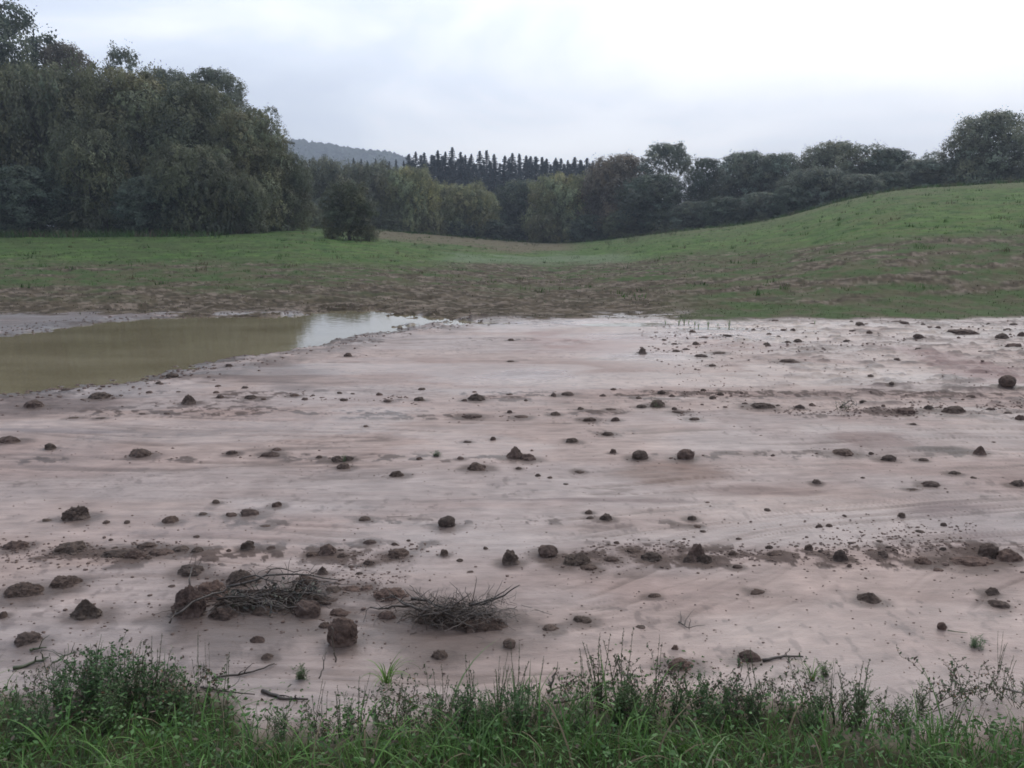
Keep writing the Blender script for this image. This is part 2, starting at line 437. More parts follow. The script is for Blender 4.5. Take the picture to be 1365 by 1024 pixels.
# ------------------------------------------------------------------ materials
def newmat(name):
    m = bpy.data.materials.new(name); m.use_nodes = True
    t = m.node_tree; t.nodes.clear()
    o = N(t, "ShaderNodeOutputMaterial"); b = N(t, "ShaderNodeBsdfPrincipled")
    t.links.new(b.outputs[0], o.inputs["Surface"])
    return m, t, b, o
def attr_mat(name, rough=.6, trans=0.0, use_obj=False, noise=0.0, nscale=30, spec=.35):
    m, t, b, o = newmat(name)
    a = N(t, "ShaderNodeAttribute", attribute_name="Col"); cur = a.outputs["Color"]
    if use_obj:
        oi = N(t, "ShaderNodeObjectInfo")
        mx = N(t, "ShaderNodeMix", data_type="RGBA", blend_type="MULTIPLY"); mx.inputs[0].default_value = 1
        t.links.new(cur, mx.inputs[6]); t.links.new(oi.outputs["Color"], mx.inputs[7]); cur = mx.outputs[2]
    if noise:
        gc = N(t, "ShaderNodeNewGeometry")
        nn = N(t, "ShaderNodeTexNoise"); nn.inputs["Scale"].default_value = nscale; nn.inputs["Detail"].default_value = 4
        t.links.new(gc.outputs["Position"], nn.inputs["Vector"])
        mr = N(t, "ShaderNodeMapRange"); mr.inputs[1].default_value = .3; mr.inputs[2].default_value = .7
        mr.inputs[3].default_value = 1 - noise; mr.inputs[4].default_value = 1 + noise
        t.links.new(nn.outputs[0], mr.inputs[0])
        vm = N(t, "ShaderNodeVectorMath", operation="SCALE"); t.links.new(cur, vm.inputs[0]); t.links.new(mr.outputs[0], vm.inputs["Scale"]); cur = vm.outputs[0]
    t.links.new(cur, b.inputs["Base Color"])
    b.inputs["Roughness"].default_value = rough
    b.inputs["Specular IOR Level"].default_value = spec
    if trans:
        tr = N(t, "ShaderNodeBsdfTranslucent"); t.links.new(cur, tr.inputs["Color"])
        ms = N(t, "ShaderNodeMixShader"); ms.inputs[0].default_value = trans
        t.links.new(b.outputs[0], ms.inputs[1]); t.links.new(tr.outputs[0], ms.inputs[2]); t.links.new(ms.outputs[0], o.inputs["Surface"])
    return m

M_FOL = attr_mat("foliage", .6, .3, True)
M_BARK = attr_mat("bark", .9, 0, False, .3, 12)
M_GRASS = attr_mat("grass_blades", .6, .3, spec=.2)
M_LEAF = attr_mat("weed_leaves", .5, .25)
M_STEM = attr_mat("weed_stems", .7)
M_TWIG = attr_mat("wet_twigs", .45, 0, False, .3, 60, .5)
M_LIT = attr_mat("field_litter", .9, spec=.05)

def ground_mat():
    m, t, b, o = newmat("silt_and_field")
    a = N(t, "ShaderNodeAttribute", attribute_name="Col"); ra = N(t, "ShaderNodeAttribute", attribute_name="rough")
    g = N(t, "ShaderNodeNewGeometry")
    na = N(t, "ShaderNodeTexNoise"); na.inputs["Scale"].default_value = 14; na.inputs["Detail"].default_value = 8; na.inputs["Roughness"].default_value = .65
    nb = N(t, "ShaderNodeTexNoise"); nb.inputs["Scale"].default_value = 70; nb.inputs["Detail"].default_value = 5; nb.inputs["Roughness"].default_value = .7
    mp = N(t, "ShaderNodeMapping"); mp.inputs["Scale"].default_value = (.35, 1.0, 1.0)
    t.links.new(g.outputs["Position"], mp.inputs[0]); t.links.new(mp.outputs[0], na.inputs["Vector"]); t.links.new(g.outputs["Position"], nb.inputs["Vector"])
    r1 = N(t, "ShaderNodeMapRange"); r1.inputs[1].default_value = .3; r1.inputs[2].default_value = .7; r1.inputs[3].default_value = .76; r1.inputs[4].default_value = 1.2
    t.links.new(na.outputs[0], r1.inputs[0])
    # dark specks of soil in the silt
    r2 = N(t, "ShaderNodeMapRange"); r2.inputs[1].default_value = .66; r2.inputs[2].default_value = .74; r2.inputs[3].default_value = 1; r2.inputs[4].default_value = .45
    t.links.new(nb.outputs[0], r2.inputs[0])
    mu = N(t, "ShaderNodeMath", operation="MULTIPLY"); t.links.new(r1.outputs[0], mu.inputs[0]); t.links.new(r2.outputs[0], mu.inputs[1])
    vm = N(t, "ShaderNodeVectorMath", operation="SCALE"); t.links.new(a.outputs["Color"], vm.inputs[0]); t.links.new(mu.outputs[0], vm.inputs["Scale"])
    t.links.new(vm.outputs[0], b.inputs["Base Color"])
    rm = N(t, "ShaderNodeMath", operation="MULTIPLY_ADD"); t.links.new(na.outputs[0], rm.inputs[0]); rm.inputs[1].default_value = .25
    ro = N(t, "ShaderNodeMath", operation="ADD"); t.links.new(ra.outputs["Fac"], ro.inputs[0]); ro.inputs[1].default_value = -.125
    t.links.new(ro.outputs[0], rm.inputs[2]); t.links.new(rm.outputs[0], b.inputs["Roughness"])
    sp = N(t, "ShaderNodeMapRange"); sp.inputs[1].default_value = .32; sp.inputs[2].default_value = .56; sp.inputs[3].default_value = .45; sp.inputs[4].default_value = .03
    t.links.new(ra.outputs["Fac"], sp.inputs[0]); t.links.new(sp.outputs[0], b.inputs["Specular IOR Level"])
    b1 = N(t, "ShaderNodeBump"); b1.inputs["Strength"].default_value = .8; b1.inputs["Distance"].default_value = .014; t.links.new(na.outputs[0], b1.inputs["Height"])
    b2 = N(t, "ShaderNodeBump"); b2.inputs["Strength"].default_value = .6; b2.inputs["Distance"].default_value = .005; t.links.new(nb.outputs[0], b2.inputs["Height"]); t.links.new(b1.outputs[0], b2.inputs["Normal"])
    t.links.new(b2.outputs[0], b.inputs["Normal"])
    return m
M_GROUND = ground_mat()

def soil_mat():
    m, t, b, o = newmat("wet_soil_clod")
    tc = N(t, "ShaderNodeTexCoord"); oi = N(t, "ShaderNodeObjectInfo")
    n = N(t, "ShaderNodeTexNoise"); n.inputs["Scale"].default_value = 26; n.inputs["Detail"].default_value = 7; n.inputs["Roughness"].default_value = .7
    t.links.new(tc.outputs["Object"], n.inputs["Vector"])
    cr = N(t, "ShaderNodeValToRGB"); e = cr.color_ramp.elements
    e[0].position = .32; e[0].color = (.032, .022, .018, 1); e[1].position = .74; e[1].color = (.135, .096, .079, 1)
    t.links.new(n.outputs[0], cr.inputs[0])
    mx = N(t, "ShaderNodeMix", data_type="RGBA", blend_type="MULTIPLY"); mx.inputs[0].default_value = 1
    # silt film left round the foot of each clod
    sz = N(t, "ShaderNodeSeparateXYZ"); t.links.new(tc.outputs["Generated"], sz.inputs[0])
    sa = N(t, "ShaderNodeMath", operation="MULTIPLY_ADD"); t.links.new(n.outputs[0], sa.inputs[0]); sa.inputs[1].default_value = -.55; t.links.new(sz.outputs["Z"], sa.inputs[2])
    sr = N(t, "ShaderNodeMapRange"); sr.inputs[1].default_value = .22; sr.inputs[2].default_value = .06; sr.inputs[3].default_value = 0; sr.inputs[4].default_value = .75; t.links.new(sa.outputs[0], sr.inputs[0])
    sx = N(t, "ShaderNodeMix", data_type="RGBA"); t.links.new(sr.outputs[0], sx.inputs[0]); t.links.new(cr.outputs[0], sx.inputs[6]); sx.inputs[7].default_value = (.17, .128, .108, 1)
    t.links.new(sx.outputs[2], mx.inputs[6]); t.links.new(oi.outputs["Color"], mx.inputs[7]); t.links.new(mx.outputs[2], b.inputs["Base Color"])
    b.inputs["Roughness"].default_value = .75; b.inputs["Specular IOR Level"].default_value = .2
    v = N(t, "ShaderNodeTexNoise"); v.inputs["Scale"].default_value = 70; v.inputs["Detail"].default_value = 4; t.links.new(tc.outputs["Object"], v.inputs["Vector"])
    b1 = N(t, "ShaderNodeBump"); b1.inputs["Strength"].default_value = .8; b1.inputs["Distance"].default_value = .02; t.links.new(n.outputs[0], b1.inputs["Height"])
    b2 = N(t, "ShaderNodeBump"); b2.inputs["Strength"].default_value = .6; b2.inputs["Distance"].default_value = .008; t.links.new(v.outputs[0], b2.inputs["Height"]); t.links.new(b1.outputs[0], b2.inputs["Normal"])
    t.links.new(b2.outputs[0], b.inputs["Normal"])
    return m
M_SOIL = soil_mat()

def water_mat():
    m, t, b, o = newmat("muddy_water")
    g = N(t, "ShaderNodeNewGeometry")
    n = N(t, "ShaderNodeTexNoise"); n.inputs["Scale"].default_value = .8; n.inputs["Detail"].default_value = 4
    mp = N(t, "ShaderNodeMapping"); mp.inputs["Scale"].default_value = (.5, 1.2, 1); t.links.new(g.outputs["Position"], mp.inputs[0]); t.links.new(mp.outputs[0], n.inputs["Vector"])
    cr = N(t, "ShaderNodeValToRGB"); e = cr.color_ramp.elements
    e[0].position = .35; e[0].color = (.155, .130, .076, 1); e[1].position = .65; e[1].color = (.215, .185, .118, 1)
    t.links.new(n.outputs[0], cr.inputs[0]); t.links.new(cr.outputs[0], b.inputs["Base Color"])
    b.inputs["Roughness"].default_value = .035; b.inputs["IOR"].default_value = 1.33
    n2 = N(t, "ShaderNodeTexNoise"); n2.inputs["Scale"].default_value = 5; n2.inputs["Detail"].default_value = 2; t.links.new(g.outputs["Position"], n2.inputs["Vector"])
    bp = N(t, "ShaderNodeBump"); bp.inputs["Strength"].default_value = .25; bp.inputs["Distance"].default_value = .006; t.links.new(n2.outputs[0], bp.inputs["Height"]); t.links.new(bp.outputs[0], b.inputs["Normal"])
    return m
M_WATER = water_mat()

# ------------------------------------------------------------------ where the clods lie (column, foot, width, height, form, label | short name)
CL = """67,600,14,9,,little rounded dark clod alone on the far left of the silt|the lone little clod far left
188,609,27,11,,dark clod with a flat tail, alone left of centre below the puddle|the clod with a flat tail
102,695,33,21,,chunky dark clod standing at left above the long smears|the chunky clod at left
62,696,12,5
142,699,10,5
169,699,8,5
227,698,20,10,
288,673,11,6
270,688,12,5
308,690,16,6
334,689,26,12,,flat-topped clod with a small tail, largest of the little row at left|the flat-topped clod at left
368,676,15,8
353,704,16,4
21,734,26,12,pair
94,738,38,14,pair,long double clod lying in the crumb row near the left edge|the long double clod
158,743,38,10,flat
180,747,26,15,,dark humped clod at the middle of the smeared soil row at left|the humped clod in the smear
197,732,26,9,flat
216,740,32,9,flat
243,735,24,8,flat
264,737,18,8
330,733,18,13,,upright clod at the right end of the smeared soil row|the upright clod in the left row
361,734,14,7
437,740,26,17,,lumpy clod on a dark stain above the long branch heap|the lumpy clod on a stain
417,741,20,8,flat
456,743,15,9
255,767,32,13,,smooth oval clod alone above the long branch heap|the smooth oval clod
87,784,36,16,pair,oblong tilted slab of soil near the left edge|the oblong slab at left
30,798,46,22,flat,wide flat-topped clod cut close to the left frame edge|the wide flat clod far left
116,826,39,29,peak,tall peaked clod with a pale foot behind the left weed clump|the peaked clod at left
4,824,14,9
37,862,30,16,,sunken clod on a pale bank at the lower left|the sunken clod lower left
343,858,20,10,peak,small dark pointed clod in front of the long branch heap|the small pointed clod below the heap
357,881,16,9,peak
229,783,10,4
449,613,17,10,,left one of the two touching little clods left of centre|the two touching little clods
464,611,15,8
458,625,19,9,,single oval clod just in front of the two touching little clods|the oval clod before the touching pair
426,609,10,5
369,599,13,5
360,607,26,8,flat
309,605,16,6,flat
12,592,26,11,flat,dark root-matted lump cut by the left frame edge|the dark lump at the left frame edge
252,824,44,46,,dark lower-left lump forming the foot of the long branch heap|the foot of the branch heap
282,798,46,26,,brown hump behind the foot of the long branch heap|the brown hump of the heap
322,782,46,26,peak,pointed brown clod crowning the long branch heap|the crowning clod of the heap
300,826,40,16,flat
352,822,30,12,flat
406,790,38,22,,rounded brown clod at the right end of the branches|the clod at the branches' right end
410,824,38,26,ball,dark round clod in front of the right end of the branches|the dark round clod by the heap
430,767,16,13,peak,small dark knob of soil behind the branches' right end|the small dark knob
452,822,28,11,
457,866,42,44,ball,big ball-shaped clod standing right above the verge grass|the big ball-shaped clod
433,838,17,8
439,804,22,6
445,791,22,8,flat
468,789,26,9,flat
490,787,18,6,flat
520,802,44,21,flat,low pale-brown mound of loose soil left of the root tangle|the pale-brown mound
515,825,28,14,,dark clod with a green sprig, between the mound and the root tangle|the sprigged clod
586,880,22,14,,rough little dome of soil in front of the root tangle|the little dome before the roots
679,866,18,14,ball,smooth grey pebble-like clod in front right of the root tangle|the grey pebble-like clod
613,748,10,5
492,752,16,9
531,743,30,14,,dark low clod in the crumb row right of the long heap|the dark low clod in the row
592,741,12,11
493,724,18,8,flat
681,753,24,24,,steep tilted clod alone in the crumb row at centre|the steep tilted clod
596,704,26,18,ball,smooth round clod sitting alone just left of centre|the smooth round clod
529,636,20,10,,small dark clod with bits of leaf, left of centre|the leafy small clod
486,694,17,7
636,628,27,14,,wide mound-like clod just left of the slug-shaped one|the wide mound-like clod
687,612,24,20,peak,tall end of the slug-shaped clod at the centre of the silt|the slug-shaped clod
704,614,24,11,
559,612,9,5
614,613,10,5
817,606,9,8
853,614,23,15,ball,small round clod left of the larger ball clod, right of centre|the small round clod right of centre
763,591,18,8
657,587,8,6
623,590,12,4
810,581,18,6,flat
635,534,24,13,,biggest dark clod of the far crumb row, left of centre|the biggest clod of the far row
619,535,9,5
559,535,15,8
517,537,13,6
629,557,28,6,flat
694,557,20,6
679,550,8,6
740,553,14,8
774,545,9,6
814,547,15,5
856,544,15,7
876,543,21,15,,dark leafy clod standing highest in the far row right of centre|the dark leafy far clod
786,561,20,7,flat
820,561,13,8
882,526,12,8
738,528,8,6
757,527,18,8,
856,472,13,10,peak,small pointed clod in the thin sheet of water|the pointed clod in the wet sheet
681,482,11,4
681,454,9,4
464,475,12,8
717,635,9,5
733,637,8,4
691,625,9,5
772,629,14,4
785,684,11,7,,rear one of three little clods right of the smooth round clod|the three little clods
787,692,12,6
807,695,18,11
730,742,29,19,ball,rounded clod left of the double-headed one in the near row|the rounded near-row clod
767,757,40,23,pair,big double-headed clod on a dark stain in the near row|the double-headed near-row clod
785,762,24,8,flat
844,738,20,8
868,748,27,13,,dark shaggy clod right of centre in the near row|the shaggy near-row clod
822,725,8,5
487,568,8,4
754,646,8,3
929,748,26,26,peak,tall clod with two toes of soil in the near row|the two-toed clod
939,752,20,14
917,751,14,10
977,741,13,8
1031,744,18,8
983,759,14,6
1010,793,21,8
776,832,25,11,pair,flat two-eared clod between the root tangle and the right verge|the two-eared clod
734,843,23,9,,flat oval clod right of the grey pebble-like clod|the flat oval clod
900,866,11,8
997,884,29,14,,dark oval clod lying close above the right verge weeds|the dark oval clod by the verge
906,899,36,16,flat,broad reddish lump half hidden behind the verge weeds|the half-hidden reddish lump
873,797,18,7
815,751,22,8,flat
854,837,14,5,flat
1119,748,20,17,,rugged block-like clod alone right of the near row|the rugged block-like clod
1176,744,15,8
1230,753,20,11
1158,804,30,15,peak,tent-shaped clod alone in the right foreground silt|the tent-shaped clod
1323,795,19,12,peak,pointed clod near the right edge, behind a flatter one|the pointed clod near right edge
1331,811,23,9
1255,842,12,11,ball,small reddish knob above the right verge with a straw beside it|the small reddish knob
1318,743,28,20,,left head of the big double clod at the right edge|the double clod at the right edge
1345,750,30,18,
1295,756,50,14,flat,low brown spread of loose soil left of the right-edge double clod|the low brown spread
1132,757,7,5
1251,762,12,4
914,614,26,17,ball,largest smooth ball clod right of centre at mid distance|the larger ball clod right of centre
1053,484,26,7,,low hump of soil on the far right-hand silt|the far low hump
1129,456,11,6
1224,453,12,6
1335,452,15,9,,dark clod far off near the right edge|the far clod near right edge
1352,464,20,8
1342,518,23,14,ball,bold dark dome near the right edge at mid distance|the bold dark dome at right
1122,609,27,8,,spread-out mound alone right of the larger ball clod|the spread-out mound
1185,616,20,9
1230,616,13,5
1306,608,15,14,peak,slim upright clod beside the dark crack on the right|the slim clod by the crack
1271,634,15,6
1241,650,23,8,,flat dark patch of soil on the right silt with a thin trail|the dark patch with a trail
1216,655,14,3,flat
1088,646,12,6
1357,650,18,9
1272,551,26,11,,dark clod at the right end of the far right row|the row-end clod at far right
1238,546,11,7
1205,552,28,9,flat
1360,560,12,9
1015,545,34,9,flat,leafy dark spread of soil, longest in the far right row|the leafy dark spread
1066,545,14,9
905,552,19,5
899,547,8,6
925,561,16,6
899,459,9,4
901,469,12,5
934,477,18,7
949,489,11,5
1064,456,12,7
1050,457,11,4
1282,446,36,6,flat
1343,442,11,6
1362,450,10,8
1161,502,8,5
1294,531,11,6
1188,515,7,4
922,693,13,8
929,702,12,4
1217,568,8,4
1105,702,9,5
1258,703,8,6
1226,711,11,4
1078,735,11,10
1161,607,7,4
1198,432,24,5,flat
1226,467,11,4
959,472,20,4,flat
940,452,12,3
969,451,12,3
252,540,19,15,peak,upright thumb-shaped clod on the silt just below the puddle|the thumb-shaped clod by the puddle
294,532,11,6
334,533,17,8
352,534,7,4
392,530,15,6
135,532,28,12,,dark ragged clod on the near shore of the puddle|the ragged shore clod
45,545,24,14,,broad muddy clod on the shore at the left edge|the broad shore clod at left
190,554,8,3
230,502,15,6
212,514,9,5
305,491,11,7
89,523,12,5
98,560,16,3
133,560,14,3
262,716,9,4
1030,610,6,4
1298,640,8,4
1150,640,7,3
"""
rows = []
for ln in CL.strip().splitlines():
    a, _, short = ln.partition("|")
    f = a.split(",", 5)
    while len(f) < 6: f.append("")
    rows.append((float(f[0]), float(f[1]), float(f[2]), float(f[3]), f[4], f[5], short))
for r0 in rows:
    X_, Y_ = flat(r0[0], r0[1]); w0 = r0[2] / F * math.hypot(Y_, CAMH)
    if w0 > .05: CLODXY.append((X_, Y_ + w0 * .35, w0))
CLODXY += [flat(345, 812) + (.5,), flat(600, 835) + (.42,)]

# ------------------------------------------------------------------ ground sheet
def build_ground():
    th = np.concatenate([np.linspace(-180, -46, 66, endpoint=False), np.linspace(-46, -34, 100, endpoint=False), np.linspace(-34, 34, 760, endpoint=False),
                         np.linspace(34, 46, 100, endpoint=False), np.linspace(46, 180, 66)])
    th = np.radians(th)
    rr = np.concatenate([np.geomspace(.3, 2.2, 26, endpoint=False), np.geomspace(2.2, 20, 570, endpoint=False), np.geomspace(20, 150, 230, endpoint=False), np.geomspace(150, 1400, 50)])
    T, Q = np.meshgrid(th, rr)
    x = (Q * np.sin(T)).ravel(); y = (Q * np.cos(T)).ravel()
    z, D = height(x, y, True)
    c, ro = ground_col(x, y, z, D)
    nr, nc = len(rr), len(th)
    i = np.arange(nr - 1)[:, None] * nc + np.arange(nc - 1)[None, :]
    Fc = np.stack([i, i + 1, i + nc + 1, i + nc], -1).reshape(-1, 4)[:, ::-1]
    V = np.stack([x, y, z], 1)
    # close the middle
    V = np.vstack([V, [[0, 0, float(z[0])]]]); c = np.vstack([c, c[:1]]); ro = np.append(ro, ro[0])
    me = mk_mesh("ground", V, Fc, c, ro, smooth=True)
    o = link("ground", me, M_GROUND)
    tag(o, kind="structure")
build_ground()

# water: one level sheet in the puddle hollow, one for the thin films
def sheet(name, P, z):
    me = mk_mesh(name, [(a, b, z) for a, b in P], [tuple(range(len(P)))[::-1]])
    o = link(name, me, M_WATER); tag(o, kind="structure"); return o
cen = PW.mean(0)
o = sheet("water", [tuple(cen + (p - cen) * (1 + 1.0 / np.linalg.norm(p - cen))) for p in PW], -.03)
xa, ya = flat(770, 500); xb, yb = flat(1010, 426.5)
sheet("water", [(xa - .5, ya), (xa - 1.0, yb), (xb, yb), (flat(930, 500)[0], ya)], -.031)

# ------------------------------------------------------------------ hills behind
def build_hills():
    xs = np.linspace(-900, 300, 240); ys = np.linspace(820, 1300, 90)
    X, Y = np.meshgrid(xs, ys)
    u = CX + F / cP * X / Y
    ridge = np.interp(u, [-300, 200, 390, 430, 470, 505, 530, 550, 580, 640, 700], [150, 175, 189, 190, 194, 200, 206, 214, 232, 300, 318])
    zr = CAMH + slope(ridge + 1) * 1000 - 9
    prof = sm(815, 1000, Y) * (1 - .7 * sm(1000, 1300, Y))
    z = 1 + zr * prof + (fbm(X / 60, Y / 60, 4, 300) - .5) * 10 * prof
    c = np.tile(c3(.045, .06, .035), (X.size, 1))
    low = ((u > 300) & (u < 560) & (rowof(Y, z) > 207)).ravel()
    c[low] = (.12, .17, .07)
    nr, nc = X.shape
    i = np.arange(nr - 1)[:, None] * nc + np.arange(nc - 1)[None, :]
    Fc = np.stack([i, i + 1, i + nc + 1, i + nc], -1).reshape(-1, 4)
    o = link("hills", mk_mesh("hills", np.stack([X.ravel(), Y.ravel(), z.ravel()], 1), Fc, c, smooth=True), M_LIT); tag(o, kind="structure")
    # far wood on the ridge: one mass
    n = 5200
    px = rng.uniform(-620, 60, n); py = rng.uniform(900, 1080, n)
    zz = np.array([np.interp(a, xs, z[int(round((b - 820) / (480 / 89)))]) for a, b in zip(px, py)])
    keep = rowof(py, zz + 5) < 217
    px, py, zz = px[keep], py[keep], zz[keep]; n = len(px)
    H = rng.uniform(6, 11, n); W = rng.uniform(3.5, 6.5, n); k = 7
    V = []; lv = [(0.0, .6), (.45, 1.0), (.8, .65), (1.0, .06)]
    ang = np.linspace(0, 2 * pi, k, endpoint=False)
    for hh, rw in lv:
        j = rng.uniform(.75, 1.25, (n, k))
        V.append(np.stack([px[:, None] + np.cos(ang) * W[:, None] * rw * j, py[:, None] + np.sin(ang) * W[:, None] * rw * j, zz[:, None] + H[:, None] * (hh * 1.1 - .1) + rng.uniform(-.6, .6, (n, k))], -1))
    V = np.stack(V, 1).reshape(-1, 3)
    base = np.arange(n)[:, None, None] * (4 * k); a = np.arange(3)[None, :, None] * k; b = np.arange(k)[None, None, :]; b2 = (b + 1) % k
    Fc = np.stack([base + a + b, base + a + b2, base + a + k + b2, base + a + k + b], -1).reshape(-1, 4)
    cc = np.repeat(c3(.05, .062, .04)[None] * rng.uniform(.6, 1.4, (n, 1)), 4 * k, 0)
    o = link("far_wood", mk_mesh("far_wood", V, Fc, cc), M_LIT)
    tag(o, "blue-grey wooded ridge far off beyond the willows, fading into haze", "forest", kind="stuff")
build_hills()

# ------------------------------------------------------------------ leaves
def rand_dirs(n, r):
    v = r.normal(size=(n, 3)); return v / np.linalg.norm(v, axis=1, keepdims=True)
def leaf_quads(C, D, ln, wd, cols, r, nrm=None):
    n = len(C)
    s = np.cross(D, rand_dirs(n, r) if nrm is None else nrm); s /= np.linalg.norm(s, axis=1, keepdims=True) + 1e-9
    ln = np.broadcast_to(np.asarray(ln, float), (n,))[:, None]; wd = np.broadcast_to(np.asarray(wd, float), (n,))[:, None]
    V = np.stack([C - D * ln / 2, C + s * wd / 2, C + D * ln / 2, C - s * wd / 2], 1).reshape(-1, 3)
    return V, np.arange(4 * n).reshape(n, 4), np.repeat(cols, 4, 0)
def limb_mesh(name, r, H, W, nl, base_r, bark=(.09, .075, .06), low=.25, lean=.0):
    mb = MB()
    top = H * .8
    pts = [np.array([lean * W * (k / 6) ** 2 + r.normal() * .012 * W, r.normal() * .012 * W, top * k / 6]) for k in range(7)]
    mb.tube(pts, [base_r * (1.15 - .95 * k / 6) for k in range(7)], 8, bark)
    for j in range(nl):
        k = low + (.92 - low) * (j + r.uniform()) / nl
        p = np.array([np.interp(k * 6, range(7), [q[a] for q in pts]) for a in range(3)])
        a = j * 2.4 + r.uniform(-.5, .5); L = W * .42 * (1.15 - k) / .7 * r.uniform(.7, 1.2)
        q = [p]
        for s in range(1, 6):
            f = s / 5
            q.append(p + np.array([math.cos(a) * L * f, math.sin(a) * L * f, L * (.75 * f + .1 * f * f)]) + r.normal(size=3) * .02 * W)
        rr = base_r * (1.05 - .9 * k) * .55
        mb.tube(q, [rr * (1.05 - .95 * s / 5) for s in range(6)], 5, bark)
        for b in range(3):
            f = r.uniform(.35, .9); s0 = q[int(f * 5)]; a2 = a + r.uniform(-1.2, 1.2); L2 = L * .45
            mb.tube([s0, s0 + np.array([math.cos(a2), math.sin(a2), .7]) * L2 * .5, s0 + np.array([math.cos(a2), math.sin(a2), .6]) * L2], [rr * .4, rr * .25, rr * .08], 4, bark)
    return mb.mesh(name, True)
def crown_proto(seed, A, nclump, per, kind, zlo=.05, ll=.030, lw=.012, fill=2600, cl=(.13, .22), skew=0.0, gaps=0.0, lowr=1.0):
    """crown one unit wide and A units tall: overlapping leafy billows on an uneven envelope"""
    r = np.random.default_rng(seed)
    Cs, Ds, Co, LL, NN = [], [], [], [], []
    for i in range(nclump):
        zt = zlo + (1 - zlo) * ((i + r.uniform()) / nclump) ** .85
        q = (zt - .45) / (.58 if zt > .45 else lowr)
        env = .5 * math.sqrt(max(0, 1 - q * q))
        a = i * 2.39996 + r.uniform(-.5, .5)
        cr = r.uniform(*cl) * (.8 if zt > .8 else 1)
        rad = max(0, env - cr * .6) * (r.uniform(.45, 1.0) ** .5)
        cc = np.array([rad * math.cos(a) + skew * zt, rad * math.sin(a), min(zt * A, A - cr)])
        if gaps and r.uniform() < gaps: continue
        n = int(per * (cr / .17) ** 2)
        nt = max(10, n // 16)
        td = rand_dirs(nt, r); td[:, 2] = td[:, 2] * .9 + .2; td /= np.linalg.norm(td, axis=1, keepdims=True)
        tp = cc + td * cr * r.uniform(.80, 1.06, (nt, 1)) * np.array([1, 1, .9])
        idx = r.integers(0, nt, n); d0 = td[idx]; spread = cr * .13
        nr = d0 + np.array([0, 0, .15]) + r.normal(size=(n, 3)) * .30; nr /= np.linalg.norm(nr, axis=1, keepdims=True)
        if kind == "willow":
            drop = r.uniform(0, 1, n) ** 1.2
            p = tp[idx] + r.normal(size=(n, 3)) * spread * np.array([.6, .6, .5]) - np.array([0, 0, 1]) * (drop * cr * .40)[:, None]
            D = d0 * .45 + np.array([0, 0, -1.0]) + r.normal(size=(n, 3)) * .45
        else:
            p = tp[idx] + r.normal(size=(n, 3)) * spread
            D = rand_dirs(n, r)
        D = D - nr * np.sum(D * nr, 1, keepdims=True); D /= np.linalg.norm(D, axis=1, keepdims=True) + 1e-9
        tint = r.uniform(.62, 1.5) * r.uniform(.75, 1.25, nt)[idx] * r.uniform(.8, 1.2, n)
        warm = r.uniform(-.10, .14)
        Cs.append(p); Ds.append(D); Co.append(np.stack([tint * (1 + warm), tint, tint * (1 - warm)], 1)); LL.append(r.uniform(.7, 1.3, n)); NN.append(nr)
    # loose sprays that break the outline
    for i in range(int(22 * A ** .5)):
        a = r.uniform(0, 2 * pi); zt = r.uniform(.5, 1.0) if kind != "bush" else r.uniform(.3, 1); 
        if zlo > .5: zt = r.uniform(.75, 1)
        q = (zt - .45) / .58; env = .5 * math.sqrt(max(0, 1 - q * q)) * r.uniform(.85, 1.05); cr = r.uniform(.035, .075)
        cc = np.array([env * math.cos(a) + skew * zt, env * math.sin(a), min(zt * A, A - cr) + r.uniform(-.02, .03)]); n = int(per * .16)
        p = cc + r.normal(size=(n, 3)) * cr * np.array([.5, .5, .7]); nr = rand_dirs(n, r); D = rand_dirs(n, r)
        if kind == "willow": D = D * .5 + np.array([0, 0, -1.0])
        D = D - nr * np.sum(D * nr, 1, keepdims=True); D /= np.linalg.norm(D, axis=1, keepdims=True) + 1e-9
        t = r.uniform(.75, 1.25, n); Cs.append(p); Ds.append(D); Co.append(np.stack([t, t, t], 1)); LL.append(r.uniform(.6, 1.1, n)); NN.append(nr)
    nf = fill
    v = rand_dirs(nf, r) * (r.uniform(0, 1, (nf, 1)) ** .5) * np.array([.34, .34, .40 * A]); v[:, 2] += .47 * A; v[:, 0] += skew * v[:, 2] / A
    Cs.append(v); Ds.append(rand_dirs(nf, r)); Co.append(np.full((nf, 3), .7)); LL.append(np.full(nf, 1.9)); NN.append(rand_dirs(nf, r))
    C = np.vstack(Cs); C[:, 2] = np.maximum(C[:, 2], .01)
    lf = np.concatenate(LL)
    V, Fc, cc = leaf_quads(C, np.vstack(Ds), ll * lf, lw * lf, np.vstack(Co), r, np.vstack(NN))
    return mk_mesh("crown", V, Fc, cc)
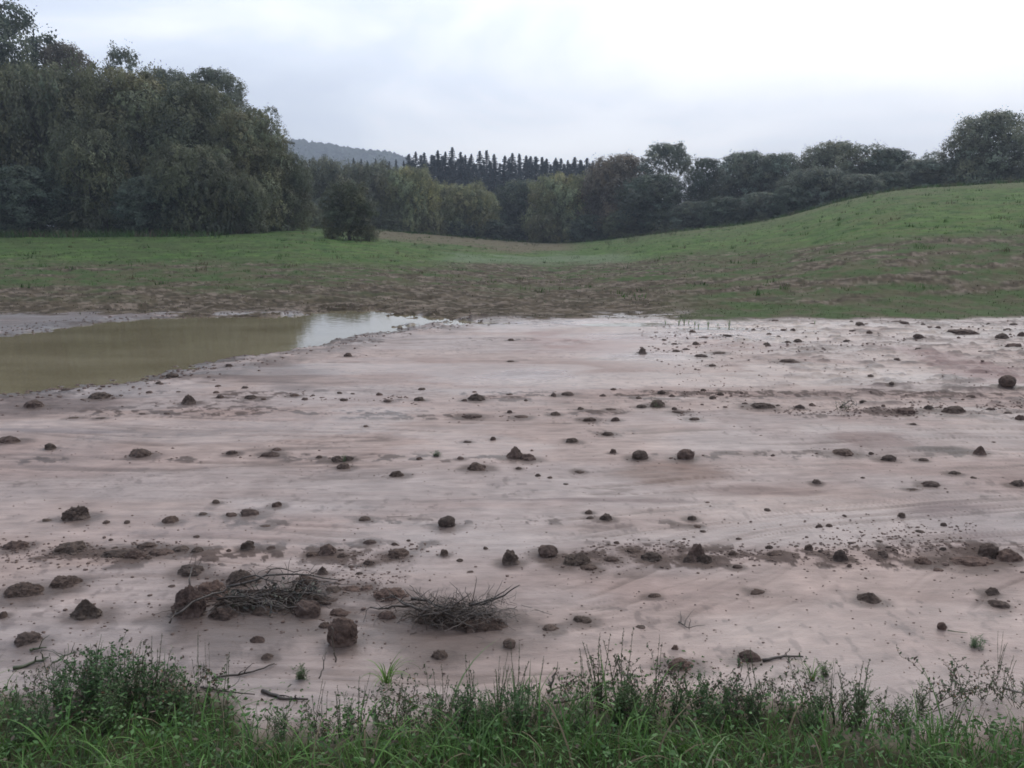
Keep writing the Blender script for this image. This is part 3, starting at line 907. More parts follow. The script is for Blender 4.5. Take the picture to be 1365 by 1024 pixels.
def conifer_proto(seed):
    r = np.random.default_rng(seed)
    Cs, Ds, Co = [], [], []
    nl = 46
    for k in range(nl):
        f = k / nl; z = .06 + .94 * f; L = .165 * (1 - f) ** .76 * r.uniform(.7, 1.25) + .002
        nb = int(9 - 4 * f)
        for b in range(nb):
            a = r.uniform(0, 2 * pi); Lb = L * r.uniform(.6, 1.15); m = int(24 * (Lb / .15) + 6)
            s = r.uniform(.05, 1, m)
            dirv = np.array([math.cos(a), math.sin(a), -.28])
            p = np.array([0, 0, z]) + dirv * (s * Lb)[:, None] + np.array([0, 0, .12]) * (s ** 2 * Lb)[:, None]
            sidev = np.array([-math.sin(a), math.cos(a), 0])
            p += sidev * (r.normal(size=m) * .16 * Lb * (1.1 - s))[:, None]
            D = dirv * .7 + sidev * r.normal(size=(m, 1)) * .9 + np.array([0, 0, -.5]) + r.normal(size=(m, 3)) * .3
            D /= np.linalg.norm(D, axis=1, keepdims=True)
            Cs.append(p); Ds.append(D); t = r.uniform(.7, 1.3, m); Co.append(np.stack([t, t, t], 1))
    m = 60; z = np.linspace(.9, 1.0, m); Cs.append(np.stack([r.normal(size=m) * .003, r.normal(size=m) * .003, z], 1)); D = rand_dirs(m, r) * .7 + np.array([0, 0, .9]); Ds.append(D / np.linalg.norm(D, axis=1, keepdims=True)); Co.append(np.ones((m, 3)))
    V, Fc, cc = leaf_quads(np.vstack(Cs), np.vstack(Ds), .026, .012, np.vstack(Co), r)
    me = mk_mesh("crown", V, Fc, cc); me.materials.append(M_FOL)
    mb = MB(); mb.tube([(0, 0, 0), (0, 0, .4), (0, 0, .93)], [.014, .009, .002], 6, (.08, .06, .05))
    tm = mb.mesh("trunk", True); tm.materials.append(M_BARK)
    return me, tm
PRO = {}
ASP = {("willow", 0): 1.0, ("willow", 1): 1.0, ("willow", 2): 1.55, ("willow", 3): 1.55, ("broad", 0): 1.15, ("broad", 1): 1.6, ("broad", 2): 2.2, ("broad", 3): 1.6, ("airy", 0): 1.3, ("airy", 1): 1.9, ("parasol", 0): 1.5, ("bush", 0): 1.15}
def protos():
    for (kd, i), A in ASP.items():
        r = np.random.default_rng(500 + i + len(kd) * 13)
        k = A ** .9
        if kd == "willow": c = crown_proto(200 + i, A, int(48 * k), 820, "willow", ll=.026, lw=.0105, skew=[0, .06, -.05, .03][i])
        elif kd == "broad": c = crown_proto(220 + i, A, int(56 * k), 640, "broad", ll=.024, lw=.015, cl=(.11, .19), lowr=1.3)
        elif kd == "parasol": c = crown_proto(260, A, 34, 640, "broad", zlo=.66, ll=.024, lw=.015, cl=(.10, .17), fill=0, lowr=.5)
        elif kd == "bush": c = crown_proto(270, A, 46, 640, "broad", zlo=.08, ll=.024, lw=.014, cl=(.10, .19), fill=2200, lowr=.55)
        else: c = crown_proto(243 + i, A, int(62 * k), 420, "broad", zlo=.12, ll=.022, lw=.015, fill=900, cl=(.075, .14), gaps=.10)
        PRO[kd, i] = (c, limb_mesh("trunk", r, A, 1, 11, .032, low=.2))
        c.materials.append(M_FOL); PRO[kd, i][1].materials.append(M_BARK)
    for i in range(4): PRO["conifer", i] = conifer_proto(700 + i)
protos()

def tree(name, label, kind, var, px, top, hw, dist, color, group, sink=.0, cat="tree", basez=None, depthscale=1.0):
    """stand a tree at this bearing and distance, as tall and wide as it measures there"""
    Y = dist; x = (px - CX) * cP / F * Y
    zb = float(macro([x], [Y])[0]) - .25 - sink if basez is None else basez
    ztop = CAMH + float(slope(top)) * Y
    H = (ztop - zb); W = 2 * hw / F * Y * 1.04
    if kind != "conifer":
        opts = [(0, (kind, 0)), (9, 0)] if kind in ("parasol", "bush") else sorted((abs(math.log(H / W / a)) + .02 * ((k[1] + int(px)) % 3), k) for k, a in ASP.items() if k[0] == kind)
        kind, var = opts[0][1] if (int(px) % 2 == 0 or opts[1][0] > opts[0][0] + .25) else opts[1][1]
    root = empty(name, (x, Y, zb), random.uniform(-3, 3) if kind != "conifer" else random.uniform(0, 6), (W, W, H / ASP[kind, var]) if kind != "conifer" else (H * hw, H * hw, H))
    tag(root, label, cat, group)
    cm, tm = PRO[kind, var]
    c = link("crown", cm, None, root); c.color = (*color, 1)
    t = link("trunk", tm, None, root)
    return root

OL = (.150, .156, .080); OLD = (.112, .126, .068); DK = (.072, .096, .064); BR = (.135, .115, .080); GB = (.115, .140, .102); YG = (.215, .228, .110); GR = (.145, .162, .108)
LW = "trees of the willow wood on the left"
for a in [
    ("oak_tree", "tall dark broadleaf tree rising above the willows at the upper left corner", "broad", 0, 16, -2, 82, 92, DK, None),
    ("broadleaf_tree", "brownish round-topped tree beside the tall dark tree at upper left", "broad", 0, 108, 58, 42, 90, BR, LW),
    ("broadleaf_tree", "thin-topped wispy tree poking above the left willow mass", "airy", 1, 184, 64, 44, 88, GB, LW),
    ("broadleaf_tree", "grey-green tree between the wispy tree and the twin-headed tree on the left", "broad", 1, 238, 92, 48, 86, GR, LW),
    ("broadleaf_tree", "twin-headed grey-green tree at the skyline of the left wood", "broad", 2, 298, 92, 52, 84, GR, LW),
    ("broadleaf_tree", "last tree of the left wood against the sky, with a ragged drooping side", "airy", 1, 352, 142, 44, 80, GR, LW),
    ("willow_tree", "olive willow touching the left frame edge below the tall dark tree", "willow", 0, -20, 86, 85, 72, OL, LW),
    ("willow_tree", "broad olive willow below the brownish round-topped tree", "willow", 1, 85, 82, 85, 74, OLD, LW),
    ("willow_tree", "large olive willow in the middle of the left wood, below the wispy tree", "willow", 2, 185, 90, 82, 74, OL, LW),
    ("willow_tree", "grey-olive willow in front of the twin-headed tree", "willow", 3, 268, 110, 72, 75, OLD, LW),
    ("willow_tree", "willow with yellowish drooping top at the right shoulder of the left wood", "willow", 0, 328, 146, 56, 73, OL, LW),
    ("willow_tree", "low rounded willow closing the right end of the left wood", "willow", 1, 383, 203, 36, 76, OLD, LW),
    ("willow_tree", "dark low willow bush at the foot of the left wood, by the frame edge", "broad", 2, 40, 222, 58, 67, DK, LW),
    ("willow_tree", "dark rounded willow at the foot of the left wood, below the large olive willow", "willow", 3, 140, 165, 60, 69, OLD, LW),
    ("willow_tree", "dark spreading willow whose foliage meets the grass at the wood's right corner", "willow", 2, 262, 190, 58, 67, OLD, LW),
    ("broadleaf_tree", "low dark tree at the foot of the left wood between two taller willows", "broad", 1, 203, 236, 46, 66.5, DK, LW),
    ("willow_tree", "small drooping willow at the grass edge by the wood's right corner", "willow", 1, 318, 232, 40, 67, OLD, LW),
    ("willow_tree", "willow off the left end of the wood, cut by the frame", "willow", 1, -130, 80, 90, 73, OL, LW),
    ("oak_tree", "dark tree behind the willow cut by the left frame edge", "airy", 1, -110, -10, 85, 95, DK, LW)]:
    tree(*a, depthscale=.9)
CW = "rounded trees along the stream in the valley"
for a in [
    ("willow_tree", "grey-green willow just right of the big left wood, at the foot of the far ridge", "willow", 2, 428, 208, 42, 112, GR),
    ("willow_tree", "pale willow behind the lone bush, below the far ridge", "willow", 0, 492, 214, 46, 118, GR),
    ("willow_tree", "yellow-green willow with a domed top, left of the spruce row", "willow", 1, 548, 220, 40, 116, YG),
    ("broadleaf_tree", "small pale willow between the domed yellow-green one and the low bright one", "broad", 1, 585, 246, 28, 124, YG),
    ("willow_tree", "low bright willow in front of the middle of the spruce row", "willow", 3, 618, 243, 42, 124, YG),
    ("willow_tree", "pale little willow leaning right, at the right shoulder of the low bright one", "willow", 1, 646, 254, 22, 128, YG),
    ("broadleaf_tree", "dark blue-green round tree in the valley notch between two pale willows", "broad", 0, 694, 240, 38, 132, DK),
    ("willow_tree", "big pale willow right of the dark notch tree", "willow", 2, 752, 229, 48, 126, YG),
    ("willow_tree", "low pale bush-willow at the lowest point of the field edge", "willow", 0, 725, 285, 24, 122, OL),
    ("broadleaf_tree", "brownish tree shading from pale willow to dark wood, right of the spruces", "broad", 2, 822, 206, 48, 122, BR),
    ("oak_tree", "tall flat-headed tree with sky showing under its crown", "parasol", 0, 886, 191, 40, 118, GB),
    ("broadleaf_tree", "low dark tree filling in below the flat-headed tree", "broad", 1, 872, 232, 50, 114, DK),
    ("broadleaf_tree", "small dark pointed tree right of the flat-headed one", "broad", 2, 936, 210, 26, 112, DK),
    ("broadleaf_tree", "dark rounded tree right of the small pointed one", "broad", 0, 988, 202, 42, 110, GB),
    ("broadleaf_tree", "dark tree standing in the middle of the hedge along the hill", "broad", 1, 1035, 204, 40, 108, GB),
    ("willow_tree", "bushy grey tree low in front where the hill hedge meets the grass", "willow", 3, 1082, 222, 48, 100, GB),
    ("broadleaf_tree", "tall pale grey tree at the highest part of the hill hedge", "broad", 2, 1102, 189, 46, 108, GR),
    ("broadleaf_tree", "grey-green tree right of the tallest hedge tree", "airy", 1, 1150, 192, 38, 106, GR),
    ("broadleaf_tree", "dark tree in the hill hedge halfway to the lone big tree", "broad", 0, 1180, 198, 36, 104, DK),
    ("broadleaf_tree", "small rounded tree with a thin top just left of the lone big tree", "airy", 0, 1238, 202, 22, 106, GR),
    ("broadleaf_tree", "low dark bushes of the hill hedge against the lone big tree", "broad", 1, 1225, 212, 44, 100, GB),
    ("oak_tree", "lone big spreading tree on the hill crest at the right", "broad", 1, 1308, 149, 52, 96, GR),
    ("broadleaf_tree", "dark lower half tree standing inside the lone big tree's left side", "broad", 2, 1286, 206, 40, 97, GB),
    ("broadleaf_tree", "tree on the hill cut by the right frame edge", "broad", 2, 1428, 212, 50, 100, GB)]:
    tree(*a, CW, sink=.3)
for i, (px, tp, hw, dd, cc) in enumerate(((528, 286, 26, 114, OLD), (572, 290, 24, 118, OLD), (606, 294, 24, 121, DK), (650, 292, 28, 124, DK), (688, 298, 24, 128, DK), (790, 286, 30, 120, DK), (836, 280, 30, 115, OLD), (880, 276, 30, 112, DK),
                                           (924, 268, 32, 108, GB), (968, 262, 32, 104, DK), (1012, 256, 30, 101, GB), (1052, 248, 28, 98, DK), (1140, 232, 34, 97, GB), (1184, 230, 30, 98, DK), (1262, 228, 30, 98, DK), (1340, 222, 34, 97, GB), (400, 268, 30, 98, OLD), (444, 262, 30, 104, DK))):
    where = ["well right of the solitary dark bush", "under the domed yellow-green willow", "left of the low bright willow's foot", "right of the low bright willow's foot", "in the valley notch", "below the brownish tree", "left of the tallest pale weed", "behind the tallest pale weed",
             "below the small pointed tree", "below the dark rounded tree", "where the slope starts to steepen", "left of the bushy grey tree", "right of the bushy grey tree", "halfway up to the lone big tree", "left under the lone big tree", "right under the lone big tree", "right of the big left wood's corner", "just left behind the solitary dark bush"][i]
    tree("shrub", "low dark undergrowth bush " + where, "broad", 0, px, tp, hw, dd, cc, "undergrowth along the foot of the trees", cat="shrub", sink=.5)
b = tree("shrub", "solitary dark bush standing out on the green field in front of the willows", "bush", 0, 466, 241, 37, 60, (.085, .095, .055), None, cat="shrub")
tree("shrub", "small straggly shrub at the right foot of the solitary dark bush", "airy", 0, 492, 300, 12, 59, OLD, None, cat="shrub")
tree("shrub", "tiny low shrub at the left foot of the solitary dark bush", "airy", 1, 443, 302, 12, 59.5, OLD, None, cat="shrub")

ORD = "first second third fourth fifth sixth seventh eighth ninth tenth eleventh twelfth thirteenth fourteenth fifteenth sixteenth seventeenth eighteenth nineteenth twentieth".split()
ORD += ["twenty-" + o for o in ORD[:9]] + ["thirtieth"]
CG = "spruces of the plantation on the far slope"
tips = [(556, 203), (567, 204), (577, 207), (585, 201), (595, 203), (604, 197), (615, 203), (621, 207), (629, 206), (640, 202), (649, 201), (659, 206), (673, 208), (683, 205), (692, 205), (701, 208),
        (707, 209), (714, 209), (722, 210), (728, 212), (740, 211), (747, 212), (756, 214), (765, 210), (773, 214), (781, 211), (789, 215), (797, 217)]
for i, (px, tp) in enumerate(tips):
    tree("spruce_tree", f"{ORD[i]} spruce spire from the left in the dark row on the skyline", "conifer", i % 4, px, tp, random.uniform(1.4, 2.0), 196 + random.uniform(-6, 6), (.036, .054, .056), CG)
for i in range(56):
    px = 545 + i * 4.9 + random.uniform(-3, 3)
    tree("spruce_tree", "dark blue-green spruce half hidden within the plantation, its spire below the skyline", "conifer", i % 4, px, 209 + random.uniform(-3, 9) + (px - 550) * .035, random.uniform(1.5, 2.1), (206 if i % 2 else 178) + random.uniform(-6, 6), (.042, .062, .066), CG)
for i, px in enumerate((474, 484, 492, 503, 512, 521, 530, 540)):
    tree("spruce_tree", f"{ORD[i]} small spruce tip from the left above the willows under the far ridge", "conifer", i % 4, px, 211 + (i % 3) * 1.5 + i * .3, 1.1, 205, (.04, .055, .048), "small spruce tips below the far ridge")

# ------------------------------------------------------------------ blades
def blades(P, H, W, az, phi0, phi1, cols, nseg=5, r=rng):
    n = len(P); V = []
    cur = np.array(P, float); d = np.stack([np.cos(az), np.sin(az)], 1)
    tw = az + pi / 2 + r.normal(size=n) * .5
    s = np.stack([np.cos(tw), np.sin(tw), np.zeros(n)], 1)
    for k in range(nseg + 1):
        t = k / nseg
        wv = W * (1 - t ** 1.8) * .5 + .0003
        V.append(cur + s * wv[:, None]); V.append(cur - s * wv[:, None])
        ph = phi0 + phi1 * t
        st = H / nseg
        cur = cur + np.stack([d[:, 0] * np.sin(ph) * st, d[:, 1] * np.sin(ph) * st, np.cos(ph) * st], 1)
    V = np.stack(V, 1)                      # n, 2(nseg+1), 3
    m = 2 * (nseg + 1)
    b = np.arange(n)[:, None] * m; k = np.arange(nseg)[None, :] * 2
    Fc = np.stack([b + k, b + k + 1, b + k + 3, b + k + 2], -1).reshape(-1, 4)
    return V.reshape(-1, 3), Fc, np.repeat(cols, m, 0)

def field_cover():
    r = np.random.default_rng(5)
    n = 150000
    Y = (YE - .2) * (128 / YE) ** (r.uniform(0, 1, n) ** 1.15); x = r.uniform(-.78, .78, n) * Y
    z, D = height(x, Y, True)
    c, _ = ground_col(x, Y, z, D)
    edge = field_edge(x)
    u = bearing(x, Y)
    yc = np.interp(np.clip(u, -900, 2300), _us, _yc)
    keep = (Y > edge - .1) & ((z > -.02) | (Y > YE * 1.25)) & (Y < yc + 12)
    keep &= r.uniform(size=n) < .25 + .9 * sm(.38, .62, fbm(x * .7, Y * .7, 4, 420)) * sm(.3, .6, fbm(x * 3, Y * 3, 2, 421))
    x, Y, z, c = x[keep], Y[keep], z[keep], c[keep]
    g = c[:, 1] > c[:, 0] * 1.02
    n = len(x)
    for nm, m, lab, cat in (("field_grass", g, "short green grass growing on the field between mud and trees", "grass"), ("plant_litter", ~g, "trampled brown stubble, leaves and clods in the strip beyond the silt", "plant litter")):
        k = m.sum(); sc_ = (Y[m] / 25) ** .5
        H = r.uniform(.02, .075, k) * sc_ * (1.0 if nm == "field_grass" else .7); Wd = r.uniform(.008, .026, k) * sc_ * (1 if nm == "field_grass" else 1.3)
        tall = r.uniform(size=k) < .03; H[tall] *= 1.5
        cc = c[m] * r.uniform(.85, 1.35, (k, 1))
        if nm == "plant_litter":
            dk = r.uniform(size=k) < .12; cc[dk] = c3(.035, .027, .02); lt = r.uniform(size=k) < .09; cc[lt] = c3(.16, .135, .10)
            gg = r.uniform(size=k) < .22; cc[gg] = c3(.055, .088, .03)
        else:
            dk = r.uniform(size=k) < .05; cc[dk] = c3(.09, .07, .045)
        ph0 = r.uniform(.2, 1.15 if nm == "field_grass" else 1.4, k)
        V, Fc, C = blades(np.stack([x[m], Y[m], z[m] - .01], 1), H, Wd, r.uniform(0, 2 * pi, k), ph0, r.uniform(0, .8, k), cc, 2, r)
        o = link(nm, mk_mesh(nm, V, Fc, C), M_GRASS if nm == "field_grass" else M_LIT)
        tag(o, lab, cat, kind="stuff")
field_cover()

def field_tussocks():
    """longer rank grass: ragged tussocks on the field, and the fringe under the trees"""
    r = np.random.default_rng(15); P = []; Hs = []
    n = 900; Y = YE * 1.25 * (110 / (YE * 1.25)) ** (r.uniform(0, 1, n) ** .8); x = r.uniform(-.75, .75, n) * Y
    u = bearing(x, Y); yc = np.interp(np.clip(u, -900, 2300), _us, _yc); k = (fbm(x * .3, Y * .3, 3, 430) > .47) & (Y < yc); x, Y = x[k], Y[k]
    hh = r.uniform(.08, .22, len(x)) * (Y / 30) ** .4
    P.append(np.stack([x, Y], 1)); Hs.append(hh)
    n = 1500; uu = r.uniform(-200, 1500, n); yc = np.interp(uu, _us, _yc) - np.abs(r.normal(size=n)) * 1.8 + .5; x = (uu - CX) * cP / F * yc
    P.append(np.stack([x, yc], 1)); Hs.append(np.where(uu < 360, r.uniform(.3, .8, n), r.uniform(.15, .5, n)))
    P = np.vstack(P); Hs = np.concatenate(Hs); m = 14
    z = height(P[:, 0], P[:, 1])
    PP = np.repeat(np.column_stack([P, z - .02]), m, 0); PP[:, :2] += r.normal(size=(len(PP), 2)) * np.repeat(Hs, m)[:, None] * .6
    H = np.repeat(Hs, m) * r.uniform(.5, 1.1, len(PP)); base = c3(.05, .095, .026) * r.uniform(.6, 1.5, (len(P), 1)); brn = r.uniform(size=len(P)) < .25; base[brn] = c3(.10, .085, .05)
    V, Fc, C = blades(PP, H, H * .10 + .008, r.uniform(0, 2 * pi, len(PP)), r.uniform(0, .6, len(PP)), r.uniform(.2, 1.2, len(PP)), np.repeat(base, m, 0) * r.uniform(.8, 1.2, (len(PP), 1)), 3, r)
    o = link("rank_grass", mk_mesh("rank_grass", V, Fc, C), M_GRASS)
    tag(o, "longer rank grass in ragged tussocks over the field and under the trees", "grass", kind="stuff")
field_tussocks()

def verge_grass():
    r = np.random.default_rng(8)
    n = 56000
    x = r.uniform(-3.5, 3.5, n); Y = r.uniform(1.7, 3.7, n)
    vy = verge_y(x, Y) - .10 + (fbm(x * 2, Y * 2, 3, 400) - .5) * .55
    dens = sm(.22, -.25, Y - vy) ** 1.4 * (.35 + .65 * sm(.3, .6, fbm(x * 3, Y * 3, 3, 401)))
    keep = r.uniform(size=n) < dens
    x, Y = x[keep], Y[keep]; n = len(x); z = height(x, Y)
    big = r.uniform(size=n) < .07
    H = np.where(big, r.uniform(.16, .32, n), r.uniform(.04, .16, n)) * (.75 + .5 * fbm(x * 1.3, Y * 1.3, 2, 402))
    Wd = np.where(big, r.uniform(.0045, .0085, n), r.uniform(.002, .0048, n))
    clump = fbm(x * 2.5, Y * 2.5, 3, 403)[:, None]
    base = c3(.058, .130, .034) * (1 - clump) + c3(.130, .235, .062) * clump
    c = base * r.uniform(.6, 1.4, (n, 1))
    c[r.uniform(size=n) < .07] = c3(.20, .26, .13)
    c[r.uniform(size=n) < .13] = c3(.17, .135, .085)
    c[r.uniform(size=n) < .10] = c3(.035, .06, .025)
    V, Fc, C = blades(np.stack([x, Y, z - .01], 1), H, Wd, r.uniform(0, 2 * pi, n), r.uniform(0, .6, n), np.where(big, r.uniform(1.2, 2.8, n), r.uniform(.2, 1.7, n)), c, 6, r)
    o = link("grass", mk_mesh("grass", V, Fc, C), M_GRASS)
    tag(o, "lush green verge grass along the bottom of the view", "grass", kind="stuff")
    # low leafy ground cover between the blades
    n = 26000
    x = r.uniform(-2.8, 2.8, n); Y = r.uniform(1.8, 3.8, n)
    vy = verge_y(x, Y) + .05 + (fbm(x * 2.3, Y * 2.3, 3, 410) - .5) * .8
    keep = (r.uniform(size=n) < sm(.3, -.3, Y - vy) * .9); x, Y = x[keep], Y[keep]; n = len(x)
    z = height(x, Y) + r.uniform(.01, .14, n) * sm(.25, -.3, Y - verge_y(x, Y))
    D = rand_dirs(n, r); D[:, 2] = D[:, 2] * .5 + .2; D /= np.linalg.norm(D, axis=1, keepdims=True)
    cc = c3(.075, .150, .045) * r.uniform(.5, 1.6, (n, 1)); cc[r.uniform(size=n) < .12] = c3(.10, .075, .05)
    V, Fc, C = leaf_quads(np.stack([x, Y, z], 1), D, r.uniform(.010, .028, n), r.uniform(.005, .014, n), cc, r)
    o = link("ground_cover", mk_mesh("ground_cover", V, Fc, C), M_LEAF)
    tag(o, "small leaves of clover and weeds low among the verge grass", "ground cover", kind="stuff")
verge_grass()

# ------------------------------------------------------------------ clods
import bmesh
def ico(sub):
    bm = bmesh.new(); bmesh.ops.create_icosphere(bm, subdivisions=sub, radius=1)
    V = np.array([v.co[:] for v in bm.verts]); Fc = np.array([[v.index for v in f.verts] for f in bm.faces]); bm.free()
    return V, Fc
ICO = {k: ico(k) for k in (1, 2, 3, 4, 5)}
def clod_mesh(w, d, h, seed, sub, kind=""):
    V, Fc = ICO[sub]; V = V.copy()
    o = np.array([seed * 1.7, seed * .9, seed * 3.1]) % 97
    Q = V * np.array([1, 1, min(1.2, 1.5 * h / w)])
    rr = 1 + .85 * fbm3(Q * 1.3 + o, 3, seed) + .55 * fbm3(Q * 3.6 + o, 3, seed + 7) + (.34 * np.abs(fbm3(Q * 9 + o, 3, seed + 9)) if sub >= 4 else 0)
    if kind == "pair": rr = rr * (.62 + .5 * np.abs(V[:, 0] + .1) ** .8)
    if kind == "peak": V = V * np.array([1, 1, 1]); 
    if kind == "ball": rr = 1 + (rr - 1) * .55
    P = V * rr[:, None]
    if kind == "peak":
        t = np.clip(P[:, 2], 0, 2); P[:, :2] *= (1 - .42 * np.clip(t, 0, 1))[:, None]
    P[:, 0] *= w / 2 / np.abs(P[:, 0]).max(); P[:, 1] *= d / 2 / np.abs(P[:, 1]).max()
    zt = P[:, 2].max(); P[:, 2] = P[:, 2] / zt * h * (.62 if kind == 'ball' else .78) + h * (.34 if kind == 'ball' else .18)
    P[:, 2] = np.maximum(P[:, 2], -h * .35)
    # skirt: soil slumps outwards where it meets the silt
    sk = np.clip(1 - P[:, 2] / (h * .40), 0, 1) ** 1.6
    P[:, :2] *= (1 + (0 if kind == 'ball' else .16) * sk * (.4 + 1.2 * vn3(V * 3 + o, seed)))[:, None]
    me = mk_mesh("soil_clod", P, Fc, smooth=True); me.materials.append(M_SOIL)
    return me
marks = [(3, 700, "the left frame edge"), (1362, 680, "the right frame edge"), (330, 800, "the long branch heap"), (600, 820, "the root tangle"), (900, 634, "the reddish washed patch"),
         (420, 465, "the puddle's near shore"), (600, 430, "the puddle's right tip"), (1240, 602, "the dark crack"), (1240, 425, "the field's muddy edge at right"), (760, 425, "the field's edge at centre")]
for r0 in rows:
    if r0[6]: marks.append((r0[0], r0[1], r0[6]))
def relate(px, py, mx, my):
    dx = px - mx; dy = (py - my) * 2.6
    side = "left" if dx < 0 else "right"; dep = "behind" if dy < 0 else "in front of"
    if abs(dx) > 2.2 * abs(dy): return ("just " if abs(dx) < 45 else "") + side + " of"
    if abs(dy) > 2.2 * abs(dx): return ("just " if abs(dy) < 60 else "") + dep
    return {"behind": "behind and " + side + " of", "in front of": "in front and " + side + " of"}[dep]
def autolabel(px, py, desc, own=None):
    cand = sorted(marks, key=lambda m: math.hypot(px - m[0], (py - m[1]) * 2.6))
    for adj in ("", "dark ", "muddy ", "rough ", "brown "):
        for m in cand[:9]:
            if m[2] == own or (abs(px - m[0]) < 2 and abs(py - m[1]) < 2): continue
            s = f"{adj}{desc} {relate(px, py, m[0], m[1])} {m[2]}"
            if s not in LABELS and len(s.split()) <= 16: return s
    return f"{desc} {relate(px, py, *cand[0][:2])} {cand[0][2]}"
def clod_desc(w, h, kind):
    size = "tiny" if w < 7 else "little" if w < 11 else "small" if w < 17 else "medium-sized" if w < 26 else "large"
    rt = h / w
    shp = "flat" if (rt < .36 or kind == "flat") else "low" if rt < .52 else "rounded" if rt < .72 else "stubby"
    return f"{size} {shp} clod of soil"
CGR = "clods of soil scattered over the silt"
SPOTS = []
def add_clod(px, py, wpx, hpx, kind, label, seed):
    x, y = flat(px, py); dist = math.hypot(math.hypot(x, y), CAMH)
    elv = CAMH / dist
    w_ = wpx / F * dist
    d_ = w_ * (.75 if kind == "flat" else .85)
    hv = hpx / F * dist
    h_ = max(hv / math.cos(math.asin(elv)) - .5 * d_ * elv, .30 * hv, .14 * w_)
    if kind == "flat": h_ = min(h_, .30 * w_)
    elif py < 570 and kind == "": h_ *= .8
    y += d_ * .40; x *= (1 + d_ * .4 / max(y, 1))
    sub = 5 if wpx > 30 else 4 if wpx > 15 else 3 if wpx > 8 else 2
    me = clod_mesh(w_ * .96, d_ * .95, h_ * .92, seed, sub, kind)
    z = hz(x, y)
    if y > 8.5: z = max(z, -.03)
    o = link("soil_clod", me, None, None, (x, y, z - .003))
    v = random.uniform(.75, 1.2); o.color = (v * random.uniform(.97, 1.08), v, v * random.uniform(.94, 1.0), 1)
    if "pale-brown" in label or "brown spread" in label or "reddish" in label or "brown hump" in label: o.color = (1.4, 1.28, 1.22, 1)
    if "grey pebble" in label: o.color = (1.5, 1.5, 1.45, 1)
    o.rotation_euler = (0, 0, random.uniform(-.25, .25) + (-.35 if "foot of the long" in label else 0))
    tag(o, label, "clod", CGR)
    SPOTS.append((x, y, w_))
for i, (px, py, w_, h_, kind, label, short) in enumerate(rows):
    if not label: label = autolabel(px, py, clod_desc(w_, h_, kind), None)
    add_clod(px, py, w_, h_, kind, label, i + 1)
# further small clods in the plough rows
sp = np.random.default_rng(77); taken = [(r_[0], r_[1]) for r_ in rows]
bands = [(735, 9, 40, 1340, 22), (528, 5, 380, 960, 16), (545, 5, 880, 1360, 14), (455, 12, 880, 1360, 16), (436, 5, 1000, 1360, 10), (700, 22, 900, 1280, 10), (780, 26, 400, 640, 6), (515, 14, 60, 330, 9)]
cnt = 0
for cy_, sd_, x0, x1, n in bands:
    k = 0; tries = 0
    while k < n and tries < 400:
        tries += 1
        px = sp.uniform(x0, x1); py = cy_ + sp.normal() * sd_
        if min(math.hypot(px - a, (py - b) * 2) for a, b in taken) < 13: continue
        if cy_ == 515:
            X, Yt = flat(px, py)
            if pud_sd(np.array([X]), np.array([Yt]))[0] < .1: continue
        wv = sp.uniform(5, 11); hv = wv * sp.uniform(.35, .7)
        taken.append((px, py))
        add_clod(px, py, wv, hv, "flat" if hv / wv < .4 else "", autolabel(px, py, clod_desc(wv, hv, "")), 900 + cnt); k += 1; cnt += 1

